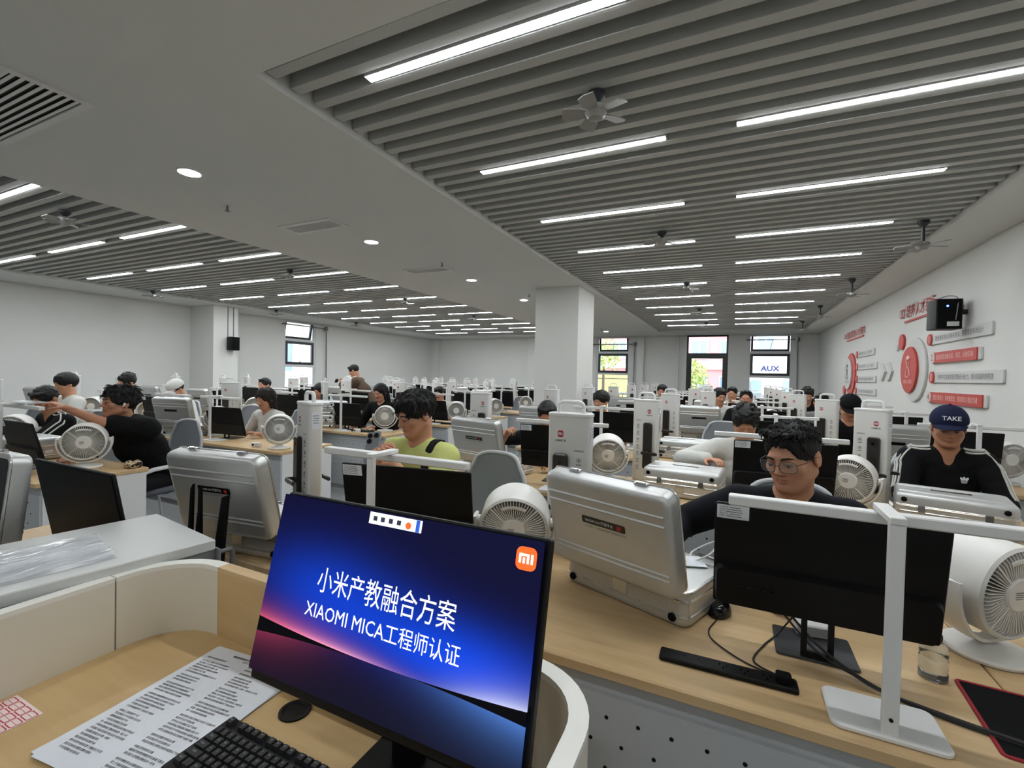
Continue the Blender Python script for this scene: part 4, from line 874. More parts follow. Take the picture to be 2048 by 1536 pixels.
mb = MB(); rg = random.Random(3); n = 8; vs = [((i / n - .5) * .12, (j / n - .5) * .10, .004 + .014 * rg.random() * math.sin(PI * i / n) * math.sin(PI * j / n)) for j in range(n + 1) for i in range(n + 1)]; N = len(vs)
fs = [(j * (n + 1) + i, j * (n + 1) + i + 1, (j + 1) * (n + 1) + i + 1, (j + 1) * (n + 1) + i) for j in range(n) for i in range(n)]; mb.add(vs + [(x, y, 0) for x, y, z in vs], fs + [tuple(k + N for k in f[::-1]) for f in fs]); link('film', mb.mesh('film', 'paper', True, 180), e)
def adapter(label, x, y, rz):
    e = empty('power_adapter', (x, y, .75), rz); tag(e, label, 'adapter'); link('body', MB().rbox(0, 0, 0, .085, .05, .045, .012, .006, 4).mesh('body', 'white_plastic'), e); link('lens', MB().cyl(0, 0, 0, .010, .003, 14, T(-.02, -.025, .025) @ RX(90)).mesh('lens', 'black_gloss'), e)
adapter('white camera shaped gadget beside the fan, left block, second row', -4.33, 3.12, 20)
adapter('white camera shaped gadget beside the lamp, left block, third row', -4.38, 4.56, 10)
CASE_C.place('instrument_case', 'closed aluminium case stacked on another, left block, third row', 'case', (-5.19, 4.80, .75 + .178), 14, None, 1)
for (l, x, y) in (('dark keyboard lying before the lamp, left block, third row', -4.42, 4.66), ('dark keyboard on the desk end, left block, fourth row', -4.05, 6.1)):
    e = empty('keyboard', (x, y, .75), 5); tag(e, l, 'keyboard'); link('case', MB().rbox(0, 0, 0, .36, .13, .014, .006, .003, 3).mesh('case', 'black_plastic'), e)
    k = MB()
    for i in range(13):
        for j in range(5): k.box(-.155 + i * .0258, -.045 + j * .0225, .017, .021, .018, .006)
    link('key_field', k.mesh('key_field', 'keycap', False), e)['kind'] = 'stuff'
e = empty('document_pouch', (-4.86, 1.575, 1.242), 2); tag(e, 'clear document pouch balanced on the lamp bar at the far left', 'pouch')
link('film', MB().rbox(0, .03, 0, .40, .16, .004, .01, .001, 3).mesh('film', 'clear_film'), e); link('slip', MB().box(-.06, .02, .0045, .12, .06, .001).mesh('slip', 'paper', False), e)
e = empty('scrunchie', (-4.17, 1.98, .75)); tag(e, 'leopard patterned hair tie lying at the desk corner by the black shirt', 'hair tie')
mat('leopard', (150, 120, 84), .9, noise=.9, nscale=45)
_n = MATS['leopard'].node_tree; _r = _n.nodes.new('ShaderNodeValToRGB'); _r.color_ramp.interpolation = 'CONSTANT'; _r.color_ramp.elements[0].color = srgb(40, 28, 20); _r.color_ramp.elements[1].color = srgb(206, 186, 150); _r.color_ramp.elements[1].position = .5
_n.links.new([q for q in _n.nodes if q.type == 'TEX_NOISE'][0].outputs['Fac'], _r.inputs[0]); _n.links.new(_r.outputs[0], _n.nodes['Principled BSDF'].inputs['Base Color'])
link('band', MB().tube([(.036 * math.cos(a) * (1 + .15 * math.sin(5 * a)), .036 * math.sin(a), .028 + .008 * math.sin(4 * a)) for a in np.linspace(0, 2 * PI, 33)[:-1]], .022, 8, None, 1, True).mesh('band', 'leopard'), e)
# ------------------------------------------------------------------ wall speakers
def speaker(label, loc, rz, w, d, h, full):
    e = empty('wall_speaker', loc, rz); tag(e, label, 'speaker'); link('cabinet', MB().rbox(0, 0, 0, w, d, h, .008, .004, 3).mesh('cabinet', 'black_plastic'), e)
    link('grille', MB().rbox(0, -d / 2, .012, w - .03, .008, h - .024, .003, .002, 2).mesh('grille', 'rubber'), e)
    link('bracket', (MB().box(w / 2 + .04, .02, h * .6, .10, .05, .05) if full else MB().box(0, d / 2 + .02, h * .6, .05, .06, .05)).mesh('bracket', 'dark_metal', False), e)
    if full:
        mat('led_blue', (80, 120, 255), .5, emit=(.1, .25, 1, 1), estr=5); link('status_light', MB().cyl(0, 0, 0, .010, .004, 12, T(-.02, -d / 2 - .004, h * .76) @ RX(90)).mesh('status_light', 'led_blue'), e)
        link('data_label', MB().box(.03, -d / 2 - .005, h * .17, .10, .002, .045).mesh('data_label', 'sign_grey', False), e)
        link('power_cable', MB().tube(spl([(.05, -d / 2 - .004, h * .30), (.06, -d / 2 - .008, h * .7), (.07, -d / 2 + .02, h + .01), (.02, -.02, h + .04), (-.06, 0, h + .01)]), .005, 6).mesh('power_cable', 'rack_grey'), e)
speaker('black wall speaker with a blue light beside the red heading', (1.96, 6.35, 2.11), 6, .22, .2, .31, True)
speaker('black wall speaker on the left wall pilaster', (-10.22, 6.77, 1.95), 90, .2, .16, .3, False)
e = empty('wall_socket', (XW - .001, 6.5, 2.38)); tag(e, 'white wall socket with black plug right of the speaker', 'socket'); link('plate', MB().box(-.005, 0, 0, .01, .086, .086).mesh('plate', 'white_plastic', False), e); link('plug', MB().cyl(0, 0, 0, .022, .04, 14, T(-.01, .02, 0) @ RY(-90)).mesh('plug', 'rubber'), e)
e = empty('conduit', (-10.34, 6.72, 2.25)); tag(e, 'twin grey conduits dropping to the left wall speaker', 'pipe')
for y in (0, .13): link('tube', MB().tube([(0, y, 0 if y == 0 else -.04), (0, y, .68)], .010, 8).mesh('tube', 'grey_metal'), e)
# ------------------------------------------------------------------ signs on the right wall
WM = Matrix(((0, 0, -1, 0), (-1, 0, 0, 0), (0, 1, 0, 0), (0, 0, 0, 1)))
def wallM(y, z, off=0.): return T(XW - off, y, z) @ WM
def sign_bar(label, ya, yb, z, h, red, num, txt, small=False):
    e = empty('sign_bar', (0, 0, 0)); e.matrix_world = wallM((ya + yb) / 2, z); tag(e, label, 'sign', 'numbered sign bars on the right wall'); w = ya - yb
    link('board', MB().rbox(.012, 0, 0, w, h, .022, .012, .004, 3).mesh('board', 'sign_grey'), e)
    if red: link('front_plate', MB().rbox(-.01, 0, .020, w - .06, h, .014, .006, .002, 3).mesh('front_plate', 'sign_red'), e)
    tx = MB(); zz = .0355 if red else .0228; text(tx, txt, h * .52, T(.01, -.002, zz), 'CENTER', .004, w * .80); link('lettering', tx.mesh('lettering', 'sign_pink' if red else 'ink_grey', False), e)
    b = link('number_disc', MB().cyl(-w / 2 + .01, 0, .006, h * .56, .032, 32, None, .004).mesh('number_disc', 'sign_grey' if red else 'sign_red'), e)
    tx = MB(); text(tx, num, h * .85, T(-w / 2 + .01, 0, .0385), bold=.02); link('numeral', tx.mesh('numeral', 'sign_red' if red else 'sign_grey', False), b)
sign_bar('grey sign bar numbered one under the right wall speaker', 7.29, 5.80, 2.075, .125, False, '1', '熟悉通信协议与网关协议、智能家居系统设计')
sign_bar('red sign bar numbered two, second in the right list', 7.17, 6.0, 1.85, .125, True, '2', '智能家居设备安装、调试、运维实操')
sign_bar('grey sign bar numbered three, longest on the right wall', 7.18, 5.57, 1.62, .125, False, '3', '培养学生智能家居逻辑设计能力、强化家庭网络搭建')
sign_bar('red sign bar numbered four above the cap wearer', 7.24, 5.85, 1.385, .125, True, '4', '搭配方案设计、新零售策划、安装调试与售后沟通')
for i, (ya, yb, z, t) in enumerate(((11.02, 9.83, 2.085, '物联网行业人才需求'), (10.97, 9.64, 1.845, '智能家居产业人才缺口'), (10.97, 9.69, 1.61, '院校专业建设需求'), (11.02, 9.66, 1.385, '企业岗位技能要求'))):
    sign_bar(f'pale small sign bar, {ORD[i]} from the top in the far list', ya, yb, z, .115, False, str(i + 1), t)
def disc_sign(name, label, y, z, outer, inner, om, im, icon_m, txt):
    e = empty(name); e.matrix_world = wallM(y, z); tag(e, label, 'sign')
    link('back_disc', MB().cyl(outer[0], 0, 0, outer[1], .03, 64, None, .006).mesh('back_disc', om), e); f = link('front_disc', MB().cyl(inner[0], 0, .028, inner[1], .03, 64, None, .005).mesh('front_disc', im), e)
    k = inner[1]; x0 = inner[0]; zt = .0588
    ic = MB(); hd = [(x0 + k * .13 * math.cos(a), k * .28 + k * .20 * math.sin(a), zt + .002) for a in np.linspace(R(160), R(380), 22)]; ic.tube(hd, k * .022, 6)
    bd = [(x0 + k * x, k * y_, zt + .002) for x, y_ in ((-.05, .10), (-.20, -.06), (-.26, -.22), (-.20, -.30), (0, -.33), (.20, -.30), (.26, -.22), (.20, -.06), (.05, .10))]; ic.tube(bd, k * .022, 6, None, 1, True)
    ic.prism([(x0, k * .42), (x0 + k * .27, k * .53), (x0, k * .64), (x0 - k * .27, k * .53)], zt, zt + .006); ic.tube([(x0 - k * .2, k * .53, zt + .003), (x0 - k * .22, k * .3, zt + .003)], k * .02, 5)
    link('graduate_icon', ic.mesh('graduate_icon', icon_m), f); tx = MB(); text(tx, txt, k * .2, T(x0, -k * .52, zt + .001), width=k * 1.05); link('lettering', tx.mesh('lettering', icon_m, False), f)
disc_sign('round_sign', 'large round red sign with a white graduate figure', 7.87, 1.725, (.07, .415), (-.05, .31), 'sign_grey', 'sign_red', 'sign_pink', '培养人才目标')
disc_sign('round_sign', 'round white sign with a red ring, far along the right wall', 11.58, 1.715, (.03, .425), (-.07, .32), 'sign_red', 'sign_grey', 'ink_grey', '岗位人才需求')
for l, y, z, r, m in (('small plain red disc above the large round sign', 8.37, 2.13, .11, 'sign_red'), ('tiny grey disc left of the small red disc', 8.57, 2.06, .05, 'sign_grey'), ('small red disc low beside the far round sign', 12.1, 1.38, .10, 'sign_red')):
    o = link('wall_disc', MB().cyl(0, 0, 0, r, .03, 36, None, .005).mesh('wall_disc', m)); o.matrix_world = wallM(y, z); tag(o, l, 'sign')
def heading(label, y, z, txt, w, h):
    e = empty('wall_heading'); e.matrix_world = wallM(y, z); tag(e, label, 'sign'); v, f = text_geo(txt, h * 1.1); k = w / (max(p[0] for p in v) - min(p[0] for p in v)); mb = MB()
    mb.add([(a * k, b, .02) for a, b, c in v], f); link('lettering', mb.mesh('lettering', 'sign_red', False), e); link('backing', MB().add([(a * k + .004, b - .003, .006) for a, b, c in v], f).mesh('backing', 'sign_red', False), e)
    link('underline', MB().box(.08, -h * .72, .01, w * .8, .025, .02).mesh('underline', 'sign_red', False), e)
heading('red heading numbered zero two on the right wall', 7.86, 2.525, '02 培养人才目标', 1.30, .17); heading('red heading numbered zero one, far along the right wall', 11.4, 2.52, '01 智能家居人才需求', 1.75, .14)
for l, y in (('left grey chevron between the two round signs', 9.26), ('right grey chevron between the two round signs', 8.90)):
    o = link('chevron', MB().prism([(-.15, .135), (0, .135), (.14, 0), (0, -.135), (-.15, -.135), (-.02, 0)], 0, .03).mesh('chevron', 'sign_grey', False)); o.matrix_world = wallM(y, 1.725); tag(o, l, 'sign')
# ------------------------------------------------------------------ people: smooth-blended volumes turned into one surface
class Sdf:
    def __init__(s, lo, hi, h):
        s.h = h; s.lo = np.array(lo, np.float32) - 2 * h; n = np.ceil((np.array(hi) - np.array(lo)) / h).astype(int) + 5; s.n = n
        s.ax = [s.lo[i] + h * np.arange(n[i], dtype=np.float32) for i in range(3)]; s.f = np.full(n, .5, np.float32)
    def blk(s, lo, hi, m):
        a = np.clip(np.floor((np.array(lo) - m - s.lo) / s.h).astype(int), 0, s.n - 1); b = np.clip(np.ceil((np.array(hi) + m - s.lo) / s.h).astype(int) + 1, 1, s.n)
        sl = tuple(slice(a[i], b[i]) for i in range(3)); P = np.stack(np.meshgrid(*[s.ax[i][sl[i]] for i in range(3)], indexing='ij'), -1); return sl, P
    def put(s, fn, lo, hi, k, op='u'):
        sl, P = s.blk(lo, hi, k + 3 * s.h)
        if 0 in P.shape: return
        d = fn(P).astype(np.float32); f = s.f[sl]
        if op == 'u': t = np.clip(.5 + .5 * (d - f) / k, 0, 1); s.f[sl] = d * (1 - t) + f * t - k * t * (1 - t)
        else: t = np.clip(.5 - .5 * (f + d) / k, 0, 1); s.f[sl] = f * (1 - t) - d * t + k * t * (1 - t)
    def cap(s, a, b, ra, rb, k=.02, op='u'):
        a = np.array(a, float); b = np.array(b, float); ab = b - a; L2 = max(ab.dot(ab), 1e-9)
        def fn(P):
            q = P - a; t = np.clip((q @ ab) / L2, 0, 1); return np.sqrt(((q - t[..., None] * ab) ** 2).sum(-1)) - (ra + (rb - ra) * t)
        r = max(ra, rb); s.put(fn, np.minimum(a, b) - r, np.maximum(a, b) + r, k, op)
    def ell(s, c, r, k=.02, op='u', M=None):
        c = np.array(c, float); r = np.array(r, float)
        def fn(P):
            q = P - c
            if M is not None: q = q @ M
            k0 = np.sqrt(((q / r) ** 2).sum(-1)); k1 = np.sqrt(((q / (r * r)) ** 2).sum(-1)); return k0 * (k0 - 1) / np.maximum(k1, 1e-6)
        R_ = r.max() if M is not None else r; s.put(fn, c - R_, c + R_, k, op)
    def ecap(s, a, b, wa, wb, X, k=.03):
        # elliptical capsule: half widths (x, depth) at both ends; X = side axis
        a = np.array(a, float); b = np.array(b, float); X = np.array(X, float); ab = b - a; L = np.linalg.norm(ab); u = ab / L; Yv = np.cross(u, X)
        def fn(P):
            q = P - a; t = q @ u; tc = np.clip(t / L, 0, 1); wx = wa[0] + (wb[0] - wa[0]) * tc; wy = wa[1] + (wb[1] - wa[1]) * tc; ex = t - tc * L; m = np.minimum(wx, wy)
            return (np.sqrt(((q @ X) / wx) ** 2 + ((q @ Yv) / wy) ** 2 + (ex / m) ** 2) - 1) * m
        r = max(*wa, *wb); s.put(fn, np.minimum(a, b) - r, np.maximum(a, b) + r, k)
    def mesh(s):
        f = s.f; n = np.array(f.shape) - 1; S = f < 0; tot = np.zeros(n, np.int8); cs = [(i, j, k) for i in (0, 1) for j in (0, 1) for k in (0, 1)]
        V = lambda A, c: A[c[0]:c[0] + n[0], c[1]:c[1] + n[1], c[2]:c[2] + n[2]]
        for c in cs: tot += V(S, c)
        act = (tot > 0) & (tot < 8); idx = np.argwhere(act); m = len(idx); acc = np.zeros((m, 3), np.float32); cnt = np.zeros(m, np.float32)
        vals = {c: f[idx[:, 0] + c[0], idx[:, 1] + c[1], idx[:, 2] + c[2]] for c in cs}
        for c in cs:
            for ax in range(3):
                if c[ax]: continue
                d = list(c); d[ax] = 1; d = tuple(d); v0, v1 = vals[c], vals[d]; mk = (v0 < 0) != (v1 < 0); t = np.where(mk, v0 / np.where(mk, v0 - v1, 1), 0)
                p = np.tile(np.array(c, np.float32), (m, 1)); p[:, ax] += t; acc += p * mk[:, None]; cnt += mk
        vid = np.full(n, -1, np.int32); vid[act] = np.arange(m); verts = s.lo + s.h * (idx + acc / np.maximum(cnt, 1)[:, None]); F = []
        for ax in range(3):
            a, b = (ax + 1) % 3, (ax + 2) % 3; sl0 = [slice(None)] * 3; sl1 = [slice(None)] * 3; sl0[ax] = slice(0, -1); sl1[ax] = slice(1, None)
            e = np.argwhere(S[tuple(sl0)] != S[tuple(sl1)]); e = e[(e[:, a] > 0) & (e[:, b] > 0) & (e[:, a] < n[a]) & (e[:, b] < n[b])]; neg = S[e[:, 0], e[:, 1], e[:, 2]]
            def g(da, db): q = e.copy(); q[:, a] += da; q[:, b] += db; return vid[q[:, 0], q[:, 1], q[:, 2]]
            q = np.stack([g(-1, -1), g(0, -1), g(0, 0), g(-1, 0)], 1); q[~neg] = q[~neg][:, ::-1]; F.append(q)
        F = np.concatenate(F); F = F[(F >= 0).all(1)]; return verts.astype(np.float32), F
def np_mesh(name, v, F, mats, mi=None):
    me = bpy.data.meshes.new(name); me.vertices.add(len(v)); me.vertices.foreach_set('co', v.astype(np.float32).ravel()); me.loops.add(F.size); me.loops.foreach_set('vertex_index', F.astype(np.int32).ravel())
    me.polygons.add(len(F)); me.polygons.foreach_set('loop_start', np.arange(0, F.size, 4, dtype=np.int32))
    for m in mats: me.materials.append(MATS[m] if isinstance(m, str) else m)
    if mi is not None: me.polygons.foreach_set('material_index', mi.astype(np.int32))
    me.polygons.foreach_set('use_smooth', np.ones(len(F), bool)); me.update(calc_edges=True); me.validate(); return me
def vnormals(v, F):
    a = v[F[:, 2]] - v[F[:, 0]]; b = v[F[:, 3]] - v[F[:, 1]]; n = np.cross(a, b); N = np.zeros_like(v)
    for i in range(4): np.add.at(N, F[:, i], n)
    return N / np.maximum(np.linalg.norm(N, axis=1)[:, None], 1e-9)
def lap(v, F, it=2, w=.5):
    for _ in range(it):
        acc = np.zeros_like(v); c = np.zeros(len(v), np.float32)
        for i in range(4):
            for j in (1, 3): np.add.at(acc, F[:, i], v[F[:, (i + j) % 4]]); np.add.at(c, F[:, i], 1)
        v = v * (1 - w) + w * acc / np.maximum(c, 1)[:, None]
    return v
mat('skin', (196, 142, 112), .55, noise=.06, nscale=40); mat('skin_tan', (178, 124, 94), .55, noise=.06, nscale=40); mat('lip', (182, 122, 100), .5); mat('lip_tan', (164, 108, 86), .5)
mat('hair', (16, 14, 14), .55, spec=.35, noise=.4, nscale=60, stretch=(1, 1, .15)); mat('hair_brown', (36, 28, 24), .55, spec=.35, noise=.4, nscale=60)
mat('eye_white', (176, 164, 156), .3); mat('iris', (24, 16, 12), .15)
for nm, c in (('cloth_lime', (200, 206, 128)), ('cloth_black', (15, 15, 17)), ('cloth_navyblack', (20, 21, 27)), ('cloth_white', (206, 206, 200)), ('cloth_brown', (92, 76, 64)), ('cloth_grey', (120, 122, 126)), ('cloth_navy', (28, 32, 58)), ('denim', (36, 42, 66)), ('trouser', (28, 28, 30))): mat(nm, c, .9, noise=.1, nscale=90, bump=.12, spec=.2)
mat('lens', (240, 244, 244), .05, spec=.5, alpha=.06)
def rot3(yaw, pitch, roll): return np.array((RZ(yaw) @ RX(pitch) @ RY(roll)).to_3x3())
def person(label, head, top, face=0, lean=8, hd=(0, 0, 0), hands=None, shirt='cloth_black', sleeve='short', hair='short', hm='hair', skin='skin', h=.010, standing=False, glasses=False, capm=None, seat=.46, extra=None, hs=1.0, bottoms='trouser', collar=None, vneck=False, bulk=0.):
    """head: world xy of head centre; body frame looks to -Y, rotated by face degrees"""
    near = h <= .006; ph = R(lean); Sx = np.array((1., 0, 0)); S = np.array((0, -math.sin(ph), math.cos(ph))); N = np.array((0, -math.sin(ph * .6 + .14), math.cos(ph * .6 + .14)))
    Hm = rot3(*hd); hipz = (.90 if standing else seat + .05)
    c7z = top - .272 * hs; tl = (c7z - hipz) / S[2]; tl = min(max(tl, .40), .62); hip = np.array((0, 0, c7z - tl * S[2])); C7 = hip + tl * S; nt = C7 + .055 * N * hs; HC = nt + np.array((0, -.022, .100)) * hs
    off = RZ(face) @ Vector((HC[0], HC[1], 0)); root = empty('person', (head[0] - off.x, head[1] - off.y, 0), face); tag(root, label, 'person')
    inv = (T(*root.location) @ RZ(face)).inverted()
    loc = lambda p: np.array(inv @ Vector(p))
    shw = .182; sc = hip + (tl - .055) * S
    SH = {-1: sc + np.array((-shw, .0, 0)), 1: sc + np.array((shw, 0, 0))}
    hands = hands or {}
    ARM = {}
    for sgn in (-1, 1):
        hd_ = hands.get(sgn)
        if hd_ is None: tgt = np.array((sgn * .17, -.40, .80)) if not standing else np.array((sgn * .24, -.02, hipz - .06)); cur = 35; pole = np.array((sgn * .8, .2, -1)); pn = np.array((0, 0, -1.))
        else:
            tgt = loc(hd_[0]) if len(hd_[0]) == 3 else np.array(hd_[0][:3]); cur = hd_[1]; pole = np.array(hd_[2], float); pn = np.array(hd_[3], float)
        A = SH[sgn]; L1, L2 = .285, .255; d = tgt - A; D = np.linalg.norm(d)
        if D > L1 + L2 - .01: tgt = A + d / D * (L1 + L2 - .01); d = tgt - A; D = L1 + L2 - .01
        u = d / D; a = (L1 * L1 - L2 * L2 + D * D) / (2 * D); hh = math.sqrt(max(L1 * L1 - a * a, 0)); pv = pole - u * pole.dot(u); pv /= max(np.linalg.norm(pv), 1e-6); E = A + u * a + pv * hh
        ARM[sgn] = (A, E, tgt, cur, pn)
    pts = [hip - .16, hip + .16, HC - .2, HC + .2] + [q for s_ in ARM.values() for q in s_[:3]]; lo = np.min(pts, 0) - .13; hi = np.max(pts, 0) + .13; lo[2] = max(lo[2], hip[2] - .16)
    for s_ in ARM.values(): lo = np.minimum(lo, s_[2] - .24); hi = np.maximum(hi, s_[2] + .24)
    lo[2] = max(lo[2], .3)
    def torso(g, f, topcut=0.):
        g.ecap(hip - .03 * S, hip + .18 * S, (.150 + f, .112 + f), (.138 + f, .100 + f), Sx, .03); g.ecap(hip + .18 * S, hip + .34 * S, (.140 + f, .100 + f), (.158 + f, .112 + f), Sx, .04); g.ecap(hip + .34 * S, sc - .045 * S, (.158 + f, .112 + f), (.150 + f, .085 + f), Sx, .04)
        for sgn in (-1, 1):
            g.cap(sc + np.array((sgn * .06, .01, .012)), SH[sgn] + np.array((-sgn * .012, 0, -.012)), .058 + f, .054 + f, .04); g.cap(C7 + np.array((sgn * .025, .01, -.02)), SH[sgn] + np.array((-sgn * .04, .008, .0)), .038 + f * .6, .042 + f, .04)
    def arm(g, sgn, f, part=1., fore=True):
        A, E, W, cur, pn = ARM[sgn]
        if part <= 1: g.cap(A, A + (E - A) * part, .051 + f, .051 - .010 * part + f * 1.15, .03)
        else:
            g.cap(A, E, .051 + f, .042 + f, .03); t = part - 1; g.cap(E, E + (W - E) * t, .043 + f, .043 - .014 * t + f, .02)
    def hand(g, sgn):
        A, E, W, cur, pn = ARM[sgn]; D = (W - E) / np.linalg.norm(W - E); Nn = pn - D * pn.dot(D); Nn /= max(np.linalg.norm(Nn), 1e-6); Sd = np.cross(D, Nn) * sgn
        g.ecap(W, W + .075 * D, (.026, .017), (.038, .013), Sd, .012); kk = .004 if near else .006
        for i, (o, L) in enumerate(((-.030, .062), (-.010, .078), (.010, .082), (.029, .074))):
            p = W + .082 * D + Sd * o; dirv = D + Sd * o * 1.2; ang = 0.
            for q, sl in enumerate((.42, .32, .26)):
                ang += R(cur) * (.7 if q == 0 else 1.0); dv = dirv * math.cos(ang) + Nn * math.sin(ang); dv /= np.linalg.norm(dv); p2 = p + dv * L * sl; g.cap(p, p2, .0088 - .0008 * q, .0080 - .0008 * q, kk); p = p2
        th = W + .022 * D + Sd * .028; d1 = D * .55 + Sd * .75 + Nn * .35; d1 /= np.linalg.norm(d1); p2 = th + d1 * .042; d2 = D * .85 + Sd * .2 + Nn * .5; d2 /= np.linalg.norm(d2); g.cap(th, p2, .013, .0105, .010); g.cap(p2, p2 + d2 * .034, .0100, .0080, .004)
    # --- body: torso, arms, hands, neck and head as one surface
    g = Sdf(lo, hi, h); torso(g, -.006)
    for sgn in (-1, 1): arm(g, sgn, -.002, 2.0); hand(g, sgn)
    hl = lambda p: HC + Hm @ (np.array(p, float) * hs)
    g.cap(C7 + np.array((0, .01, -.03)), hl((0, .018, -.045)), .064 * hs, .058 * hs, .03)
    def E_(c, r, k, op='u'): g.ell(hl(c), np.array(r) * hs, k, op, Hm)
    def K_(a, b, ra, rb, k, op='u'): g.cap(hl(a), hl(b), ra * hs, rb * hs, k, op)
    E_((0, .012, .035), (.075, .092, .082), .02); E_((0, -.026, -.036), (.062, .062, .077), .03)
    for s_ in (-1, 1):
        K_((s_ * .055, .006, -.048), (s_ * .017, -.064, -.092), .021, .018, .022); E_((s_ * .040, -.055, -.020), (.023, .020, .020), .02)
    E_((0, -.066, -.090), (.024, .017, .016), .015); K_((-.032, -.079, .022), (.032, -.079, .022), .010, .010, .016)
    K_((0, -.083, .012), (0, -.104, -.026), .0062, .0098, .010); 
    for s_ in (-1, 1): E_((s_ * .0105, -.093, -.029), (.0085, .010, .0075), .006)
    for s_ in (-1, 1): E_((s_ * .031, -.096, .001), (.017, .013, .0095), .010, 's')
    for s_ in (-1, 1):
        E_((s_ * .0785, .014, -.004), (.0085, .020, .031), .006); E_((s_ * .088, .009, -.002), (.006, .011, .018), .005, 's')
        if near: E_((s_ * .031, -.0775, .0068), (.0160, .0128, .0078), .004)
    if near:
        K_((-.021, -.0805, -.0535), (0, -.0895, -.0515), .0042, .0052, .004); K_((.021, -.0805, -.0535), (0, -.0895, -.0515), .0042, .0052, .004); K_((-.017, -.0815, -.0605), (.0, -.0885, -.0625), .0045, .0062, .004); K_((.017, -.0815, -.0605), (0, -.0885, -.0625), .0045, .0062, .004)
        K_((-.019, -.088, -.0572), (.019, -.088, -.0572), .0018, .0018, .002, 's')
    v, F = g.mesh(); v = lap(v, F, 1, .35); cen = (v[F].mean(1) - HC) @ Hm / hs
    mi = ((np.abs(cen[:, 0]) < .0225) & (cen[:, 1] < -.076) & (np.abs(cen[:, 2] + .0572) < .0085 - .12 * np.abs(cen[:, 0]))).astype(int)
    link('body', np_mesh('body', v, F, [skin, 'lip' if skin == 'skin' else 'lip_tan'], mi), root)
    # --- clothes
    hc = max(h * 1.3, .007); g = Sdf(lo - .03, hi + .03, hc); f = (.010 if near else .012); torso(g, f + bulk)
    for sgn in (-1, 1): arm(g, sgn, f + (.003 + bulk * .4 if sleeve == 'short' else .011), .78 if sleeve == 'short' else 1.93)
    neckd = hl((0, .018, -.05)) - C7; g.cap(C7 + neckd * .10, C7 + neckd * 1.0, .054, .050, .008, 's')
    if vneck: g.ell(C7 + np.array((0, -.085, -.030)), (.036, .05, .062), .01, 's')
    v, F = g.mesh(); v = lap(v, F, 2, .5); n_ = vnormals(v, F); rg = np.random.RandomState(int(abs(head[0] * 100 + head[1] * 37)) % 9999)
    wr = np.zeros(len(v), np.float32)
    for _ in range(7): kv = rg.randn(3) * np.array((22, 22, 30)); wr += np.sin(v @ kv + rg.rand() * 6) * rg.rand()
    v = v + n_ * (np.abs(wr) * .0016)[:, None]; sh = link('shirt' if sleeve == 'short' else 'jacket', np_mesh('shirt', v, F, [shirt]), root)
    if collar:
        a0 = C7 + neckd * .30; th_ = np.linspace(0, 2 * PI, 33)[:-1]; mb = MB(); mb.tube([tuple(a0 + np.array((.058 * math.cos(t), .056 * math.sin(t) - .012, .010 - .018 * (math.sin(t) < 0) * abs(math.sin(t))))) for t in th_], .012, 8, None, 1, True); link('collar', mb.mesh('collar', collar), root)
    # --- legs and shoes
    g = Sdf((-.26, -.62, .03), (.26, .22, hip[2] + .14), .014); g.ecap(hip + np.array((0, 0, -.03)), hip + .07 * S, (.165, .13), (.150, .118), Sx, .04)
    for sgn in (-1, 1):
        k0 = hip + np.array((sgn * .085, 0, -.02)); kn = np.array((sgn * .11, -.42, hip[2] - .01)) if not standing else np.array((sgn * .09, -.03, .49)); an = np.array((sgn * .11, -.40, .09)) if not standing else np.array((sgn * .09, .02, .09)); g.cap(k0, kn, .092, .066, .03); g.cap(kn, an, .066, .050, .02)
    v, F = g.mesh(); link('trousers', np_mesh('trousers', lap(v, F, 1), F, [bottoms]), root)
    for sgn in (-1, 1):
        ax_, ay = sgn * (.11 if not standing else .09), (-.40 if not standing else .02); mb = MB(); mb.rbox(ax_, ay - .07, 0, .092, .265, .03, .045, .008, 5); mb.sphere(ax_, ay - .05, .035, 1, 16, 10, None, (.042, .115, .048)); link('shoe', mb.mesh('shoe', 'cloth_white' if rg.rand() < .5 else 'rubber'), root)
    HMAT = T(*HC) @ Matrix(Hm.tolist()).to_4x4() @ Matrix.Scale(hs, 4)
    # --- hair
    hh_ = max(h, .0045); g = Sdf((-.13, -.16, -.30 if hair in ('long', 'medium') else -.12), (.13, .16, .16), hh_)
    vol = {'short': .0, 'fringe': .006, 'bowl': .012, 'curly': .008, 'long': .004, 'medium': .010}.get(hair, 0)
    g.ell((0, .016, .040), (.084 + vol, .101 + vol, .088 + vol), .01)
    if hair in ('long', 'medium'):
        zb = -.27 if hair == 'long' else -.13
        for x in (-.058, -.03, 0, .03, .058): g.cap((x, .055, .03), (x * 1.1, .065, zb), .042, .022, .02)
        for s_ in (-1, 1): g.cap((s_ * .070, -.012, .045), (s_ * .076, .005, zb + .03), .022, .016, .015)
    if hair == 'curly':
        for i in range(46):
            a, b = rg.uniform(0, 2 * PI), rg.uniform(.25, 1); g.ell((.088 * math.cos(a) * math.sqrt(1 - b * b * .8), .016 + .104 * math.sin(a) * math.sqrt(1 - b * b * .8), .045 + .092 * b), (.015, .015, .015), .008)
    fz = {'short': .078, 'fringe': .060, 'bowl': .045, 'curly': .07, 'long': .07, 'medium': .07}.get(hair, .07)
    g.ell((0, -.115, fz - .115), (.074, .085, .115), .008, 's')
    if hair not in ('long', 'medium'):
        for s_ in (-1, 1): g.ell((s_ * .092, -.020, -.045), (.030, .050, .065), .008, 's')
        g.ell((0, .02, -.14), (.16, .16, .085), .012, 's')
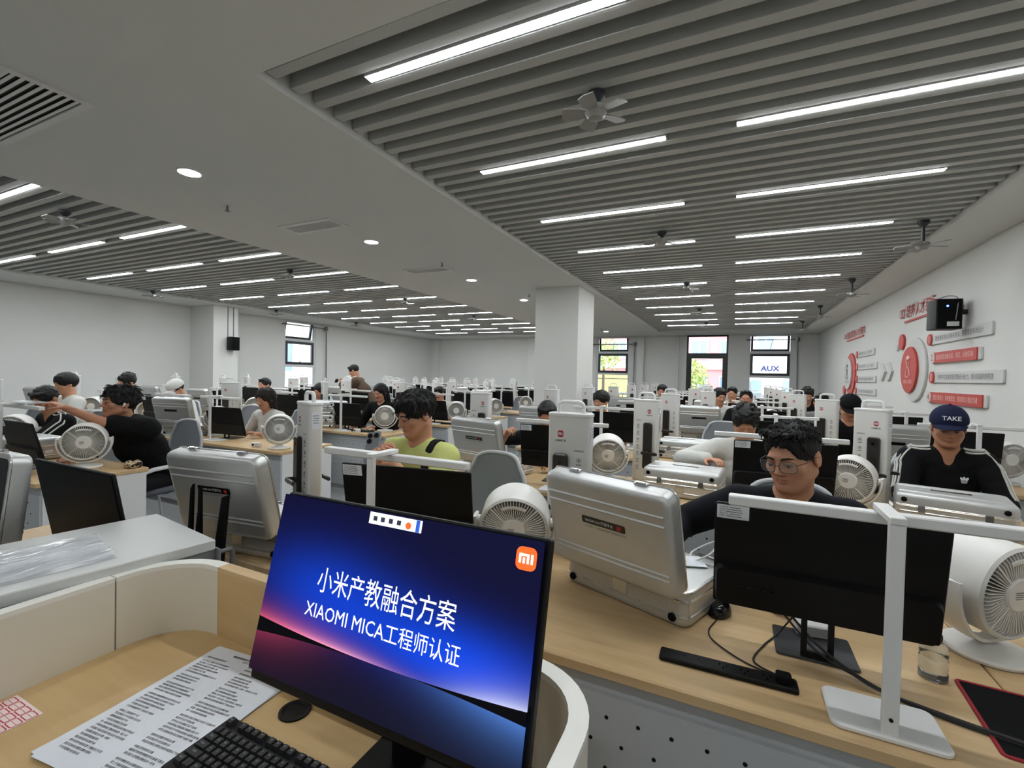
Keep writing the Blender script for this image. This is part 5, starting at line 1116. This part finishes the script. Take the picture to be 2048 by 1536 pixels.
    if hair in ('fringe', 'bowl', 'curly'):
        for i in range(22 if hair != 'curly' else 12):
            x = -.068 + .136 * i / (21 if hair != 'curly' else 11) + rg.uniform(-.003, .003); y0 = -.082 + abs(x) * .55; L_ = rg.uniform(.014, .044) * (1.2 if hair == 'bowl' else 1); g.cap((x, y0 + .004, .092), (x * 1.02 + rg.uniform(-.010, .010), y0 - .008, .074 - L_), .011, .0022, .004)
        for s_ in (-1, 1):
            for j in range(5): g.cap((s_ * .078, -.030 + j * .012, .05), (s_ * .082, -.034 + j * .012, rg.uniform(-.012, .012)), .010, .003, .004)
    if hair == 'short':
        for i in range(18): x = -.06 + .12 * i / 17; g.cap((x, -.062 + abs(x) * .4, .096), (x * 1.05 + rg.uniform(-.006, .006), -.088 + abs(x) * .45, .100 + rg.uniform(-.012, .014)), .013, .004, .006)
    if near or h < .009:
        for i in range(40):
            a, b = rg.uniform(0, 2 * PI), rg.uniform(.2, .95); w = math.sqrt(1 - b * b); p = np.array(((.084 + vol) * w * math.cos(a), .016 + (.101 + vol) * w * math.sin(a), .04 + (.088 + vol) * b)); q = p + np.array((math.cos(a) * .012, .012 * math.sin(a), -.022)) ; g.cap(p * .985, q, .008, .003, .004)
    if capm: g.ell((0, .0, .135), (.2, .2, .085), .004, 's')
    strands = []
    v, F = g.mesh(); n_ = vnormals(v, F); a = np.arctan2(v[:, 1] - .016, v[:, 0]); st_ = np.sin(a * 46 + 9 * np.sin(v[:, 2] * 40)) + .6 * np.sin(a * 83 + 5 * np.sin(v[:, 2] * 70 + 1)); v = v + n_ * (st_ * .0011)[:, None]
    ho = link('hair', np_mesh('hair', v, F, [hm]), root, HMAT)
    if h < .0066 and not capm:
        # loose locks that follow the surface downwards and break the outline
        zmin = {'short': .075, 'fringe': .02, 'curly': .05, 'medium': -.08}.get(hair, .03); ok = np.where((v[:, 2] > zmin) & (n_[:, 2] > -.4))[0]; pk = rg.choice(ok, 520); mb = MB(); crown = np.array((.01, .03, .13))
        for i in pk:
            p, nn = v[i], n_[i]; dn = p - crown; dn = dn - nn * dn.dot(nn); dn = dn / max(np.linalg.norm(dn), 1e-5) + rg.randn(3) * .22; dn -= nn * dn.dot(nn); L_ = rg.uniform(.018, .04) * (.45 if hair == 'short' else 1); lift = rg.uniform(.0, .004) if hair != 'short' else rg.uniform(.001, .005)
            P_ = [tuple(p - nn * .003 - dn * .006), tuple(p + dn * L_ * .4 + nn * (.002 + lift * .4)), tuple(p + dn * L_ * .75 + nn * (.001 + lift * .7)), tuple(p + dn * L_ + nn * (-.003 + lift))]; mb.tube(P_, [.0022, .0026, .0018, .0004], 4)
        link('locks', mb.mesh('locks', hm), ho)
    # --- eyes, brows, glasses, cap
    if near:
        for s_ in (-1, 1):
            eo = link('eye', MB().sphere(0, 0, 0, .0112, 20, 14).mesh('eye', 'eye_white'), root, HMAT @ T(s_ * .031, -.0775, .0005)); link('iris', MB().sphere(0, 0, 0, 1, 14, 8, None, (.0056, .003, .0056)).mesh('iris', 'iris'), eo, T(0, -.0098, -.003))
            br = MB().tube([(s_ * x, y, z) for x, y, z in ((.012, -.0925, .0195), (.024, -.0935, .0245), (.036, -.0885, .0255), (.049, -.0775, .0205))], [.0032, .0042, .0038, .0016], 8, None, .8); link('eyebrow', br.mesh('eyebrow', hm), root, HMAT)
            ls = MB().tube([(s_ * x, y, z) for x, y, z in ((.017, -.0855, .0005), (.026, -.0905, .0015), (.036, -.0885, .0010), (.045, -.0805, -.0010))], [.0008, .0013, .0013, .0009], 6); link('eyelash', ls.mesh('eyelash', hm), root, HMAT)
    if glasses:
        mb = MB()
        for s_ in (-1, 1):
            rim = [(s_ * .035 + x, -.104 + abs(s_ * .035 + x) * .18, -.004 + z) for x, z in rrect(.054, .040, .016, 5)]; mb.tube(rim, .0011 if near else .002, 6, None, 1, True); mb.tube([(s_ * .062, -.094, .004), (s_ * .079, -.060, .006), (s_ * .082, .005, .006), (s_ * .082, .03, -.008)], .0013 if near else .002, 6)
        mb.tube([(-.009, -.103, .002), (0, -.1065, .004), (.009, -.103, .002)], .0012 if near else .002, 6); go = link('glasses', mb.mesh('glasses', 'dark_metal'), root, HMAT)
        if near:
            for s_ in (-1, 1):
                o_ = [(s_ * .035 + x, -.104 + abs(s_ * .035 + x) * .18, -.004 + z) for x, z in rrect(.052, .038, .015, 5)]; mb = MB(); mb.rings([o_, [(x, y + .0012, z) for x, y, z in o_]]); link('lens', mb.mesh('lens', 'lens', False), go)
    if capm:
        g = Sdf((-.13, -.24, .0), (.13, .16, .17), .005); g.ell((0, .014, .048), (.094, .112, .096), .01); g.ell((0, -.02, -.05), (.25, .3, .085), .004, 's')
        v, F = g.mesh(); co = link('cap', np_mesh('cap', lap(v, F, 1), F, [capm]), root, HMAT)
        mb = MB(); n = 14; top_ = []; 
        for j in range(6):
            t = j / 5; top_.append([((.088 - .012 * t) * math.cos(R(200 + 140 * i / n)) * 1.0, -.02 + (.075 + .07 * t) * math.sin(R(200 + 140 * i / n)), .046 - .012 * t - .018 * math.cos(R(200 + 140 * i / n)) ** 2) for i in range(n + 1)])
        vs = [p for r_ in top_ for p in r_]; m_ = n + 1; fs = [(j * m_ + i, j * m_ + i + 1, (j + 1) * m_ + i + 1, (j + 1) * m_ + i) for j in range(5) for i in range(n)]; Nn = len(vs); mb.add(vs + [(x, y, z - .004) for x, y, z in vs], [f_[::-1] for f_ in fs] + [tuple(k + Nn for k in f_) for f_ in fs]); link('brim', mb.mesh('brim', capm), co)
        link('button', MB().sphere(0, .014, .145, .008, 12, 8).mesh('button', capm), co)
    shbvh = None
    if extra:
        from mathutils.bvhtree import BVHTree
        me_ = sh.data; shbvh = BVHTree.FromPolygons([tuple(q.co) for q in me_.vertices], [tuple(p_.vertices) for p_ in me_.polygons])
        extra(root, dict(S=S, hip=hip, C7=C7, SH=SH, ARM=ARM, HMAT=HMAT, sc=sc, cap=locals().get('co'), shirt=sh, bvh=shbvh))
    return root
# ------------------------------------------------------------------ who sits where
def band(root, name, pts, w, th, m):
    mb = MB(); P = [Vector(p) for p in pts]; rings = []
    for i, p in enumerate(P):
        t = (P[min(i + 1, len(P) - 1)] - P[max(i - 1, 0)]).normalized(); n = Vector(pts[i]) - Vector((0, .0, p.z)); side = t.cross(Vector((0, -1, 0)) if abs(t.y) < .8 else Vector((0, 0, 1))).normalized(); nn = side.cross(t)
        rings.append([tuple(p + side * a * w + nn * b * th) for a, b in ((-.5, -.5), (.5, -.5), (.5, .5), (-.5, .5))])
    mb.rings(rings); return link(name, mb.mesh(name, m, True, 50), root)
def hit(k, o, d, lift=.003):
    r = k['bvh'].ray_cast(Vector(o), Vector(d).normalized()); return tuple(r[0] + r[1] * lift) if r[0] is not None else None
def x_yellow(root, k):
    c = k['C7']; x = .115; P = [hit(k, (x - .02, -1.2, c[2] - t), (0, 1, 0)) for t in (.38, .32, .26, .20, .14, .09)] + [hit(k, (x, c[1] + y, 2), (0, 0, -1)) for y in (-.05, -.02, .01, .04)] + [hit(k, (x, 1.2, c[2] - t), (0, -1, 0)) for t in (.08, .14, .22)]
    band(root, 'bag_strap', [p for p in P if p], .042, .007, 'trouser')
P1 = person('person in a lime green shirt with black strap looking at a phone', (-1.515, 2.0), 1.43, -4, 6, (-20, 18, 0), {-1: ((-1.585, 1.80, 1.09), 42, (-.6, .2, -1), (.6, -.1, .5)), 1: ((-1.475, 1.78, 1.09), 42, (.8, .2, -1), (-.6, -.1, .5))}, 'cloth_lime', 'short', 'fringe', 'hair', 'skin', .0044, extra=x_yellow)
e = empty('phone', (-1.575, 1.735, 1.12)); tag(e, 'grey smartphone held up by the person in lime green', 'phone'); e.rotation_euler = (R(-28), R(-8), R(14))
mat('phone_grey', (128, 130, 134), .3, metal=.5); link('body', MB().rbox(0, 0, 0, .076, .160, .0085, .0125, .002, 5, T(0, .0045, .05) @ RX(90)).mesh('body', 'phone_grey'), e)
for x, z in ((-.018, .108), (.016, .108), (-.018, .080)): link('camera_lens', MB().cyl(0, 0, 0, .0125, .0035, 20, T(x, -.004, z) @ RX(90)).mesh('camera_lens', 'black_gloss'), e)
P2 = person('person in dark shirt and thin glasses behind the nearest middle monitor', (.20, 2.0), 1.376, -8, 14, (-24, 14, -4), {-1: ((-.22, 1.93, .90), 30, (-1, .4, -.6), (0, 0, -1)), 1: ((.25, 1.86, .80), 35, (.9, .4, -.8), (0, 0, -1))}, 'cloth_navyblack', 'long', 'short', 'hair', 'skin', .0044, glasses=True, hs=1.04)
def stripes(root, k, sgns, offs):
    for sgn in sgns:
        A, E, W = [Vector(q) for q in k['ARM'][sgn][:3]]; c = Vector(k['C7'])
        for o in offs:
            P = [hit(k, (c.x + sgn * t, c.y * (1 - t / .19) + A.y * (t / .19) + o - .018, 2), (0, 0, -1)) for t in (.085, .11, .14, .17, .19)]
            ax = (E - A).normalized(); out = Vector((sgn, -.55, .25)); out = (out - ax * out.dot(ax)).normalized(); sd = ax.cross(out)
            P += [hit(k, A.lerp(E, t) + out * .3 + sd * o * (-1 if sgn > 0 else 1), -out) for t in (.2, .35, .5, .65, .8, .95)]
            P = [p for p in P if p]
            if len(P) > 3: link('sleeve_stripe', MB().tube(spl(P, 3), .0062, 6).mesh('sleeve_stripe', 'cloth_white'), root)
def x_cap(root, k):
    stripes(root, k, (-1, 1), (-.022, 0, .022))
    tx = MB(); text(tx, 'TAKE', .036, T(0, -.099, .088) @ RX(78), bold=.02); link('lettering', tx.mesh('lettering', 'paper', False), k['cap'], T(0, -.0035, 0))
    c = k['C7']; p = hit(k, (.075, -1.2, c[2] - .17), (0, 1, 0)) or (0, 0, 0); mb = MB()
    for dx, rz in ((-.012, 35), (0, 0), (.012, -35)): mb.add(*(lambda q: (q.v, q.f))(MB().sphere(0, 0, .012, 1, 10, 6, None, (.007, .002, .013))), T(dx * .6, 0, 0) @ RY(-rz))
    for i in range(3): mb.box(0, 0, -.004 - i * .006, .034 - .004 * i, .003, .003)
    link('chest_emblem', mb.mesh('chest_emblem', 'paper', False), root, T(*p) @ RX(-8))
P5 = person('person in navy cap and black jacket with white sleeve stripes', (1.28, 4.0), 1.375, -6, 10, (-6, 12, 0), {-1: ((1.10, 3.66, .80), 30, (-.6, .3, -1), (0, 0, -1)), 1: ((1.40, 3.66, .80), 30, (.6, .3, -1), (0, 0, -1))}, 'cloth_black', 'long', 'short', 'hair', 'skin_tan', .0055, capm='cloth_navy', extra=x_cap, vneck=True, hs=1.05)
P3 = person('person bending over the second row case, only dark hair showing', (-1.46, 3.78), 1.31, 0, 16, (10, 32, 0), {-1: ((-1.66, 3.42, 1.07), 40, (-1, .2, -.4), (.5, 0, -1))}, 'cloth_black', 'short', 'short', 'hair', 'skin', .0095)
P4 = person('person in white jacket looking down behind the second row monitor', (.08, 3.85), 1.338, 0, 16, (4, 34, 0), {-1: ((-.16, 3.60, .96), 30, (-1, .3, -.3), (0, 0, -1))}, 'cloth_white', 'long', 'curly', 'hair', 'skin', .007)
P6 = person('person with rounded dark hair behind the third row aisle monitor', (-1.44, 5.5), 1.362, 0, 8, (-18, 8, 0), None, 'cloth_white', 'short', 'bowl', 'hair', 'skin', .0095)
P7 = person('person in white shirt beside the fourth row open case', (-.19, 7.40), 1.41, 12, 8, (14, 12, 0), None, 'cloth_white', 'short', 'fringe', 'hair', 'skin', .0095)
P8 = person('person in glasses facing forward behind the fourth row lamp bar', (.15, 7.18), 1.40, 0, 6, (-4, 2, 0), None, 'cloth_black', 'short', 'short', 'hair', 'skin', .0105, glasses=True)
P9 = person('dark haired person in the fifth row, right block, middle seat', (-.03, 8.85), 1.42, 0, 8, (-10, 10, 0), None, 'cloth_white', 'short', 'short', 'hair', 'skin', .0125)
P10 = person('dark haired person in the fifth row, right block, aisle seat', (-1.18, 8.8), 1.42, 0, 6, (-10, 6, 0), None, 'cloth_grey', 'short', 'fringe', 'hair', 'skin', .0125)
P11 = person('dark haired person in the fifth row beside the right wall', (1.06, 8.8), 1.43, 0, 10, (10, 20, 0), None, 'cloth_black', 'short', 'curly', 'hair', 'skin', .0125)
P12 = person('person whose forehead shows in the fourth row by the right wall', (1.02, 7.15), 1.39, 0, 12, (0, 12, 0), None, 'cloth_grey', 'short', 'short', 'hair', 'skin', .0125)
P13 = person('person in black cap in the third row by the right wall', (1.05, 5.66), 1.40, 0, 14, (0, 28, 0), None, 'cloth_black', 'long', 'short', 'hair', 'skin', .0105, capm='cloth_black')
def x_ear(root, k): link('earbud', MB().tube([(.083, .004, 0), (.088, .0, -.004), (.086, -.008, -.024)], [.007, .006, .0035], 8).mesh('earbud', 'paper'), root, k['HMAT'])
P14 = person('person in black shirt reaching out at the far left desk', (-4.56, 2.06), 1.364, 20, 34, (-24, -6, 0), {-1: ((-4.78, 1.84, .80), 30, (-.9, .4, -.6), (0, 0, -1)), 1: ((-4.66, 1.66, 1.235), 38, (.8, .2, -.8), (-.2, 0, -1))}, 'cloth_black', 'short', 'curly', 'hair', 'skin_tan', .0052, hs=1.1, bulk=.03, extra=x_ear)
def x_str(root, k): stripes(root, k, (1,), (-.016, .016))
P15 = person('person in black striped jacket bending over at the left edge', (-5.72, 2.02), 1.33, 0, 26, (20, 34, 0), {1: ((-5.62, 1.72, .98), 55, (.8, .2, -.8), (-.4, 0, -.8))}, 'cloth_black', 'long', 'short', 'hair', 'skin_tan', .007, extra=x_str)
P16 = person('person with thick round hair in a white top near the left wall', (-6.95, 2.62), 1.43, 0, 6, (0, 10, 0), None, 'cloth_white', 'long', 'bowl', 'hair', 'skin', .0105)
P17 = person('dark haired person half hidden behind a left block lock stand', (-7.8, 3.62), 1.42, 0, 8, (0, 18, 0), None, 'cloth_black', 'short', 'curly', 'hair', 'skin', .0115)
P18 = person('person in white cap and white jacket bending in the left block', (-6.73, 3.68), 1.36, 0, 20, (0, 34, 0), None, 'cloth_white', 'long', 'short', 'hair', 'skin', .0105, capm='cloth_white')
P19 = person('person with shoulder length dark hair in profile, left block, second row', (-5.02, 3.72), 1.30, 0, 18, (4, 16, 0), None, 'cloth_white', 'short', 'medium', 'hair_brown', 'skin', .0065)
P20 = person('person with dark hair behind the third row lock stand, left block', (-5.62, 5.08), 1.34, 0, 16, (0, 16, 0), None, 'cloth_black', 'short', 'medium', 'hair', 'skin', .0105)
P21 = person('person with long straight hair at the third row lamp, left block', (-4.5, 5.12), 1.366, 0, 10, (0, 20, 0), None, 'cloth_black', 'long', 'long', 'hair', 'skin', .0095)
P22 = person('standing person in brown jacket leaning over with a phone', (-6.62, 6.78), 1.665, -62, 34, (-4, 26, 0), {-1: ((-6.86, 6.76, 1.29), 45, (-.5, .4, -1), (.5, -.2, .6)), 1: ((-6.80, 6.64, 1.29), 45, (.5, .4, -1), (-.5, -.2, .6))}, 'cloth_brown', 'long', 'short', 'hair', 'skin', .0095, standing=True, collar='cloth_white')
e = empty('phone', (-6.93, 6.66, 1.35), -62); tag(e, 'dark phone held level by the standing person in brown', 'phone'); link('body', MB().rbox(0, 0, 0, .16, .076, .0105, .01, .002, 4, RX(70)).mesh('body', 'black_gloss'), e); link('camera_lens', MB().cyl(.055, .02, -.004, .0125, .004, 14, RX(70)).mesh('camera_lens', 'dark_metal'), e)
P23 = person('person peering past a lock stand, left block, third row, third seat', (-6.97, 5.15), 1.39, 0, 8, (0, 6, 0), None, 'cloth_black', 'short', 'short', 'hair', 'skin', .0125)
P24 = person('person in white shirt behind the fourth row monitor, left block', (-4.72, 6.9), 1.30, 0, 16, (10, 20, 0), None, 'cloth_white', 'short', 'short', 'hair', 'skin', .0115)
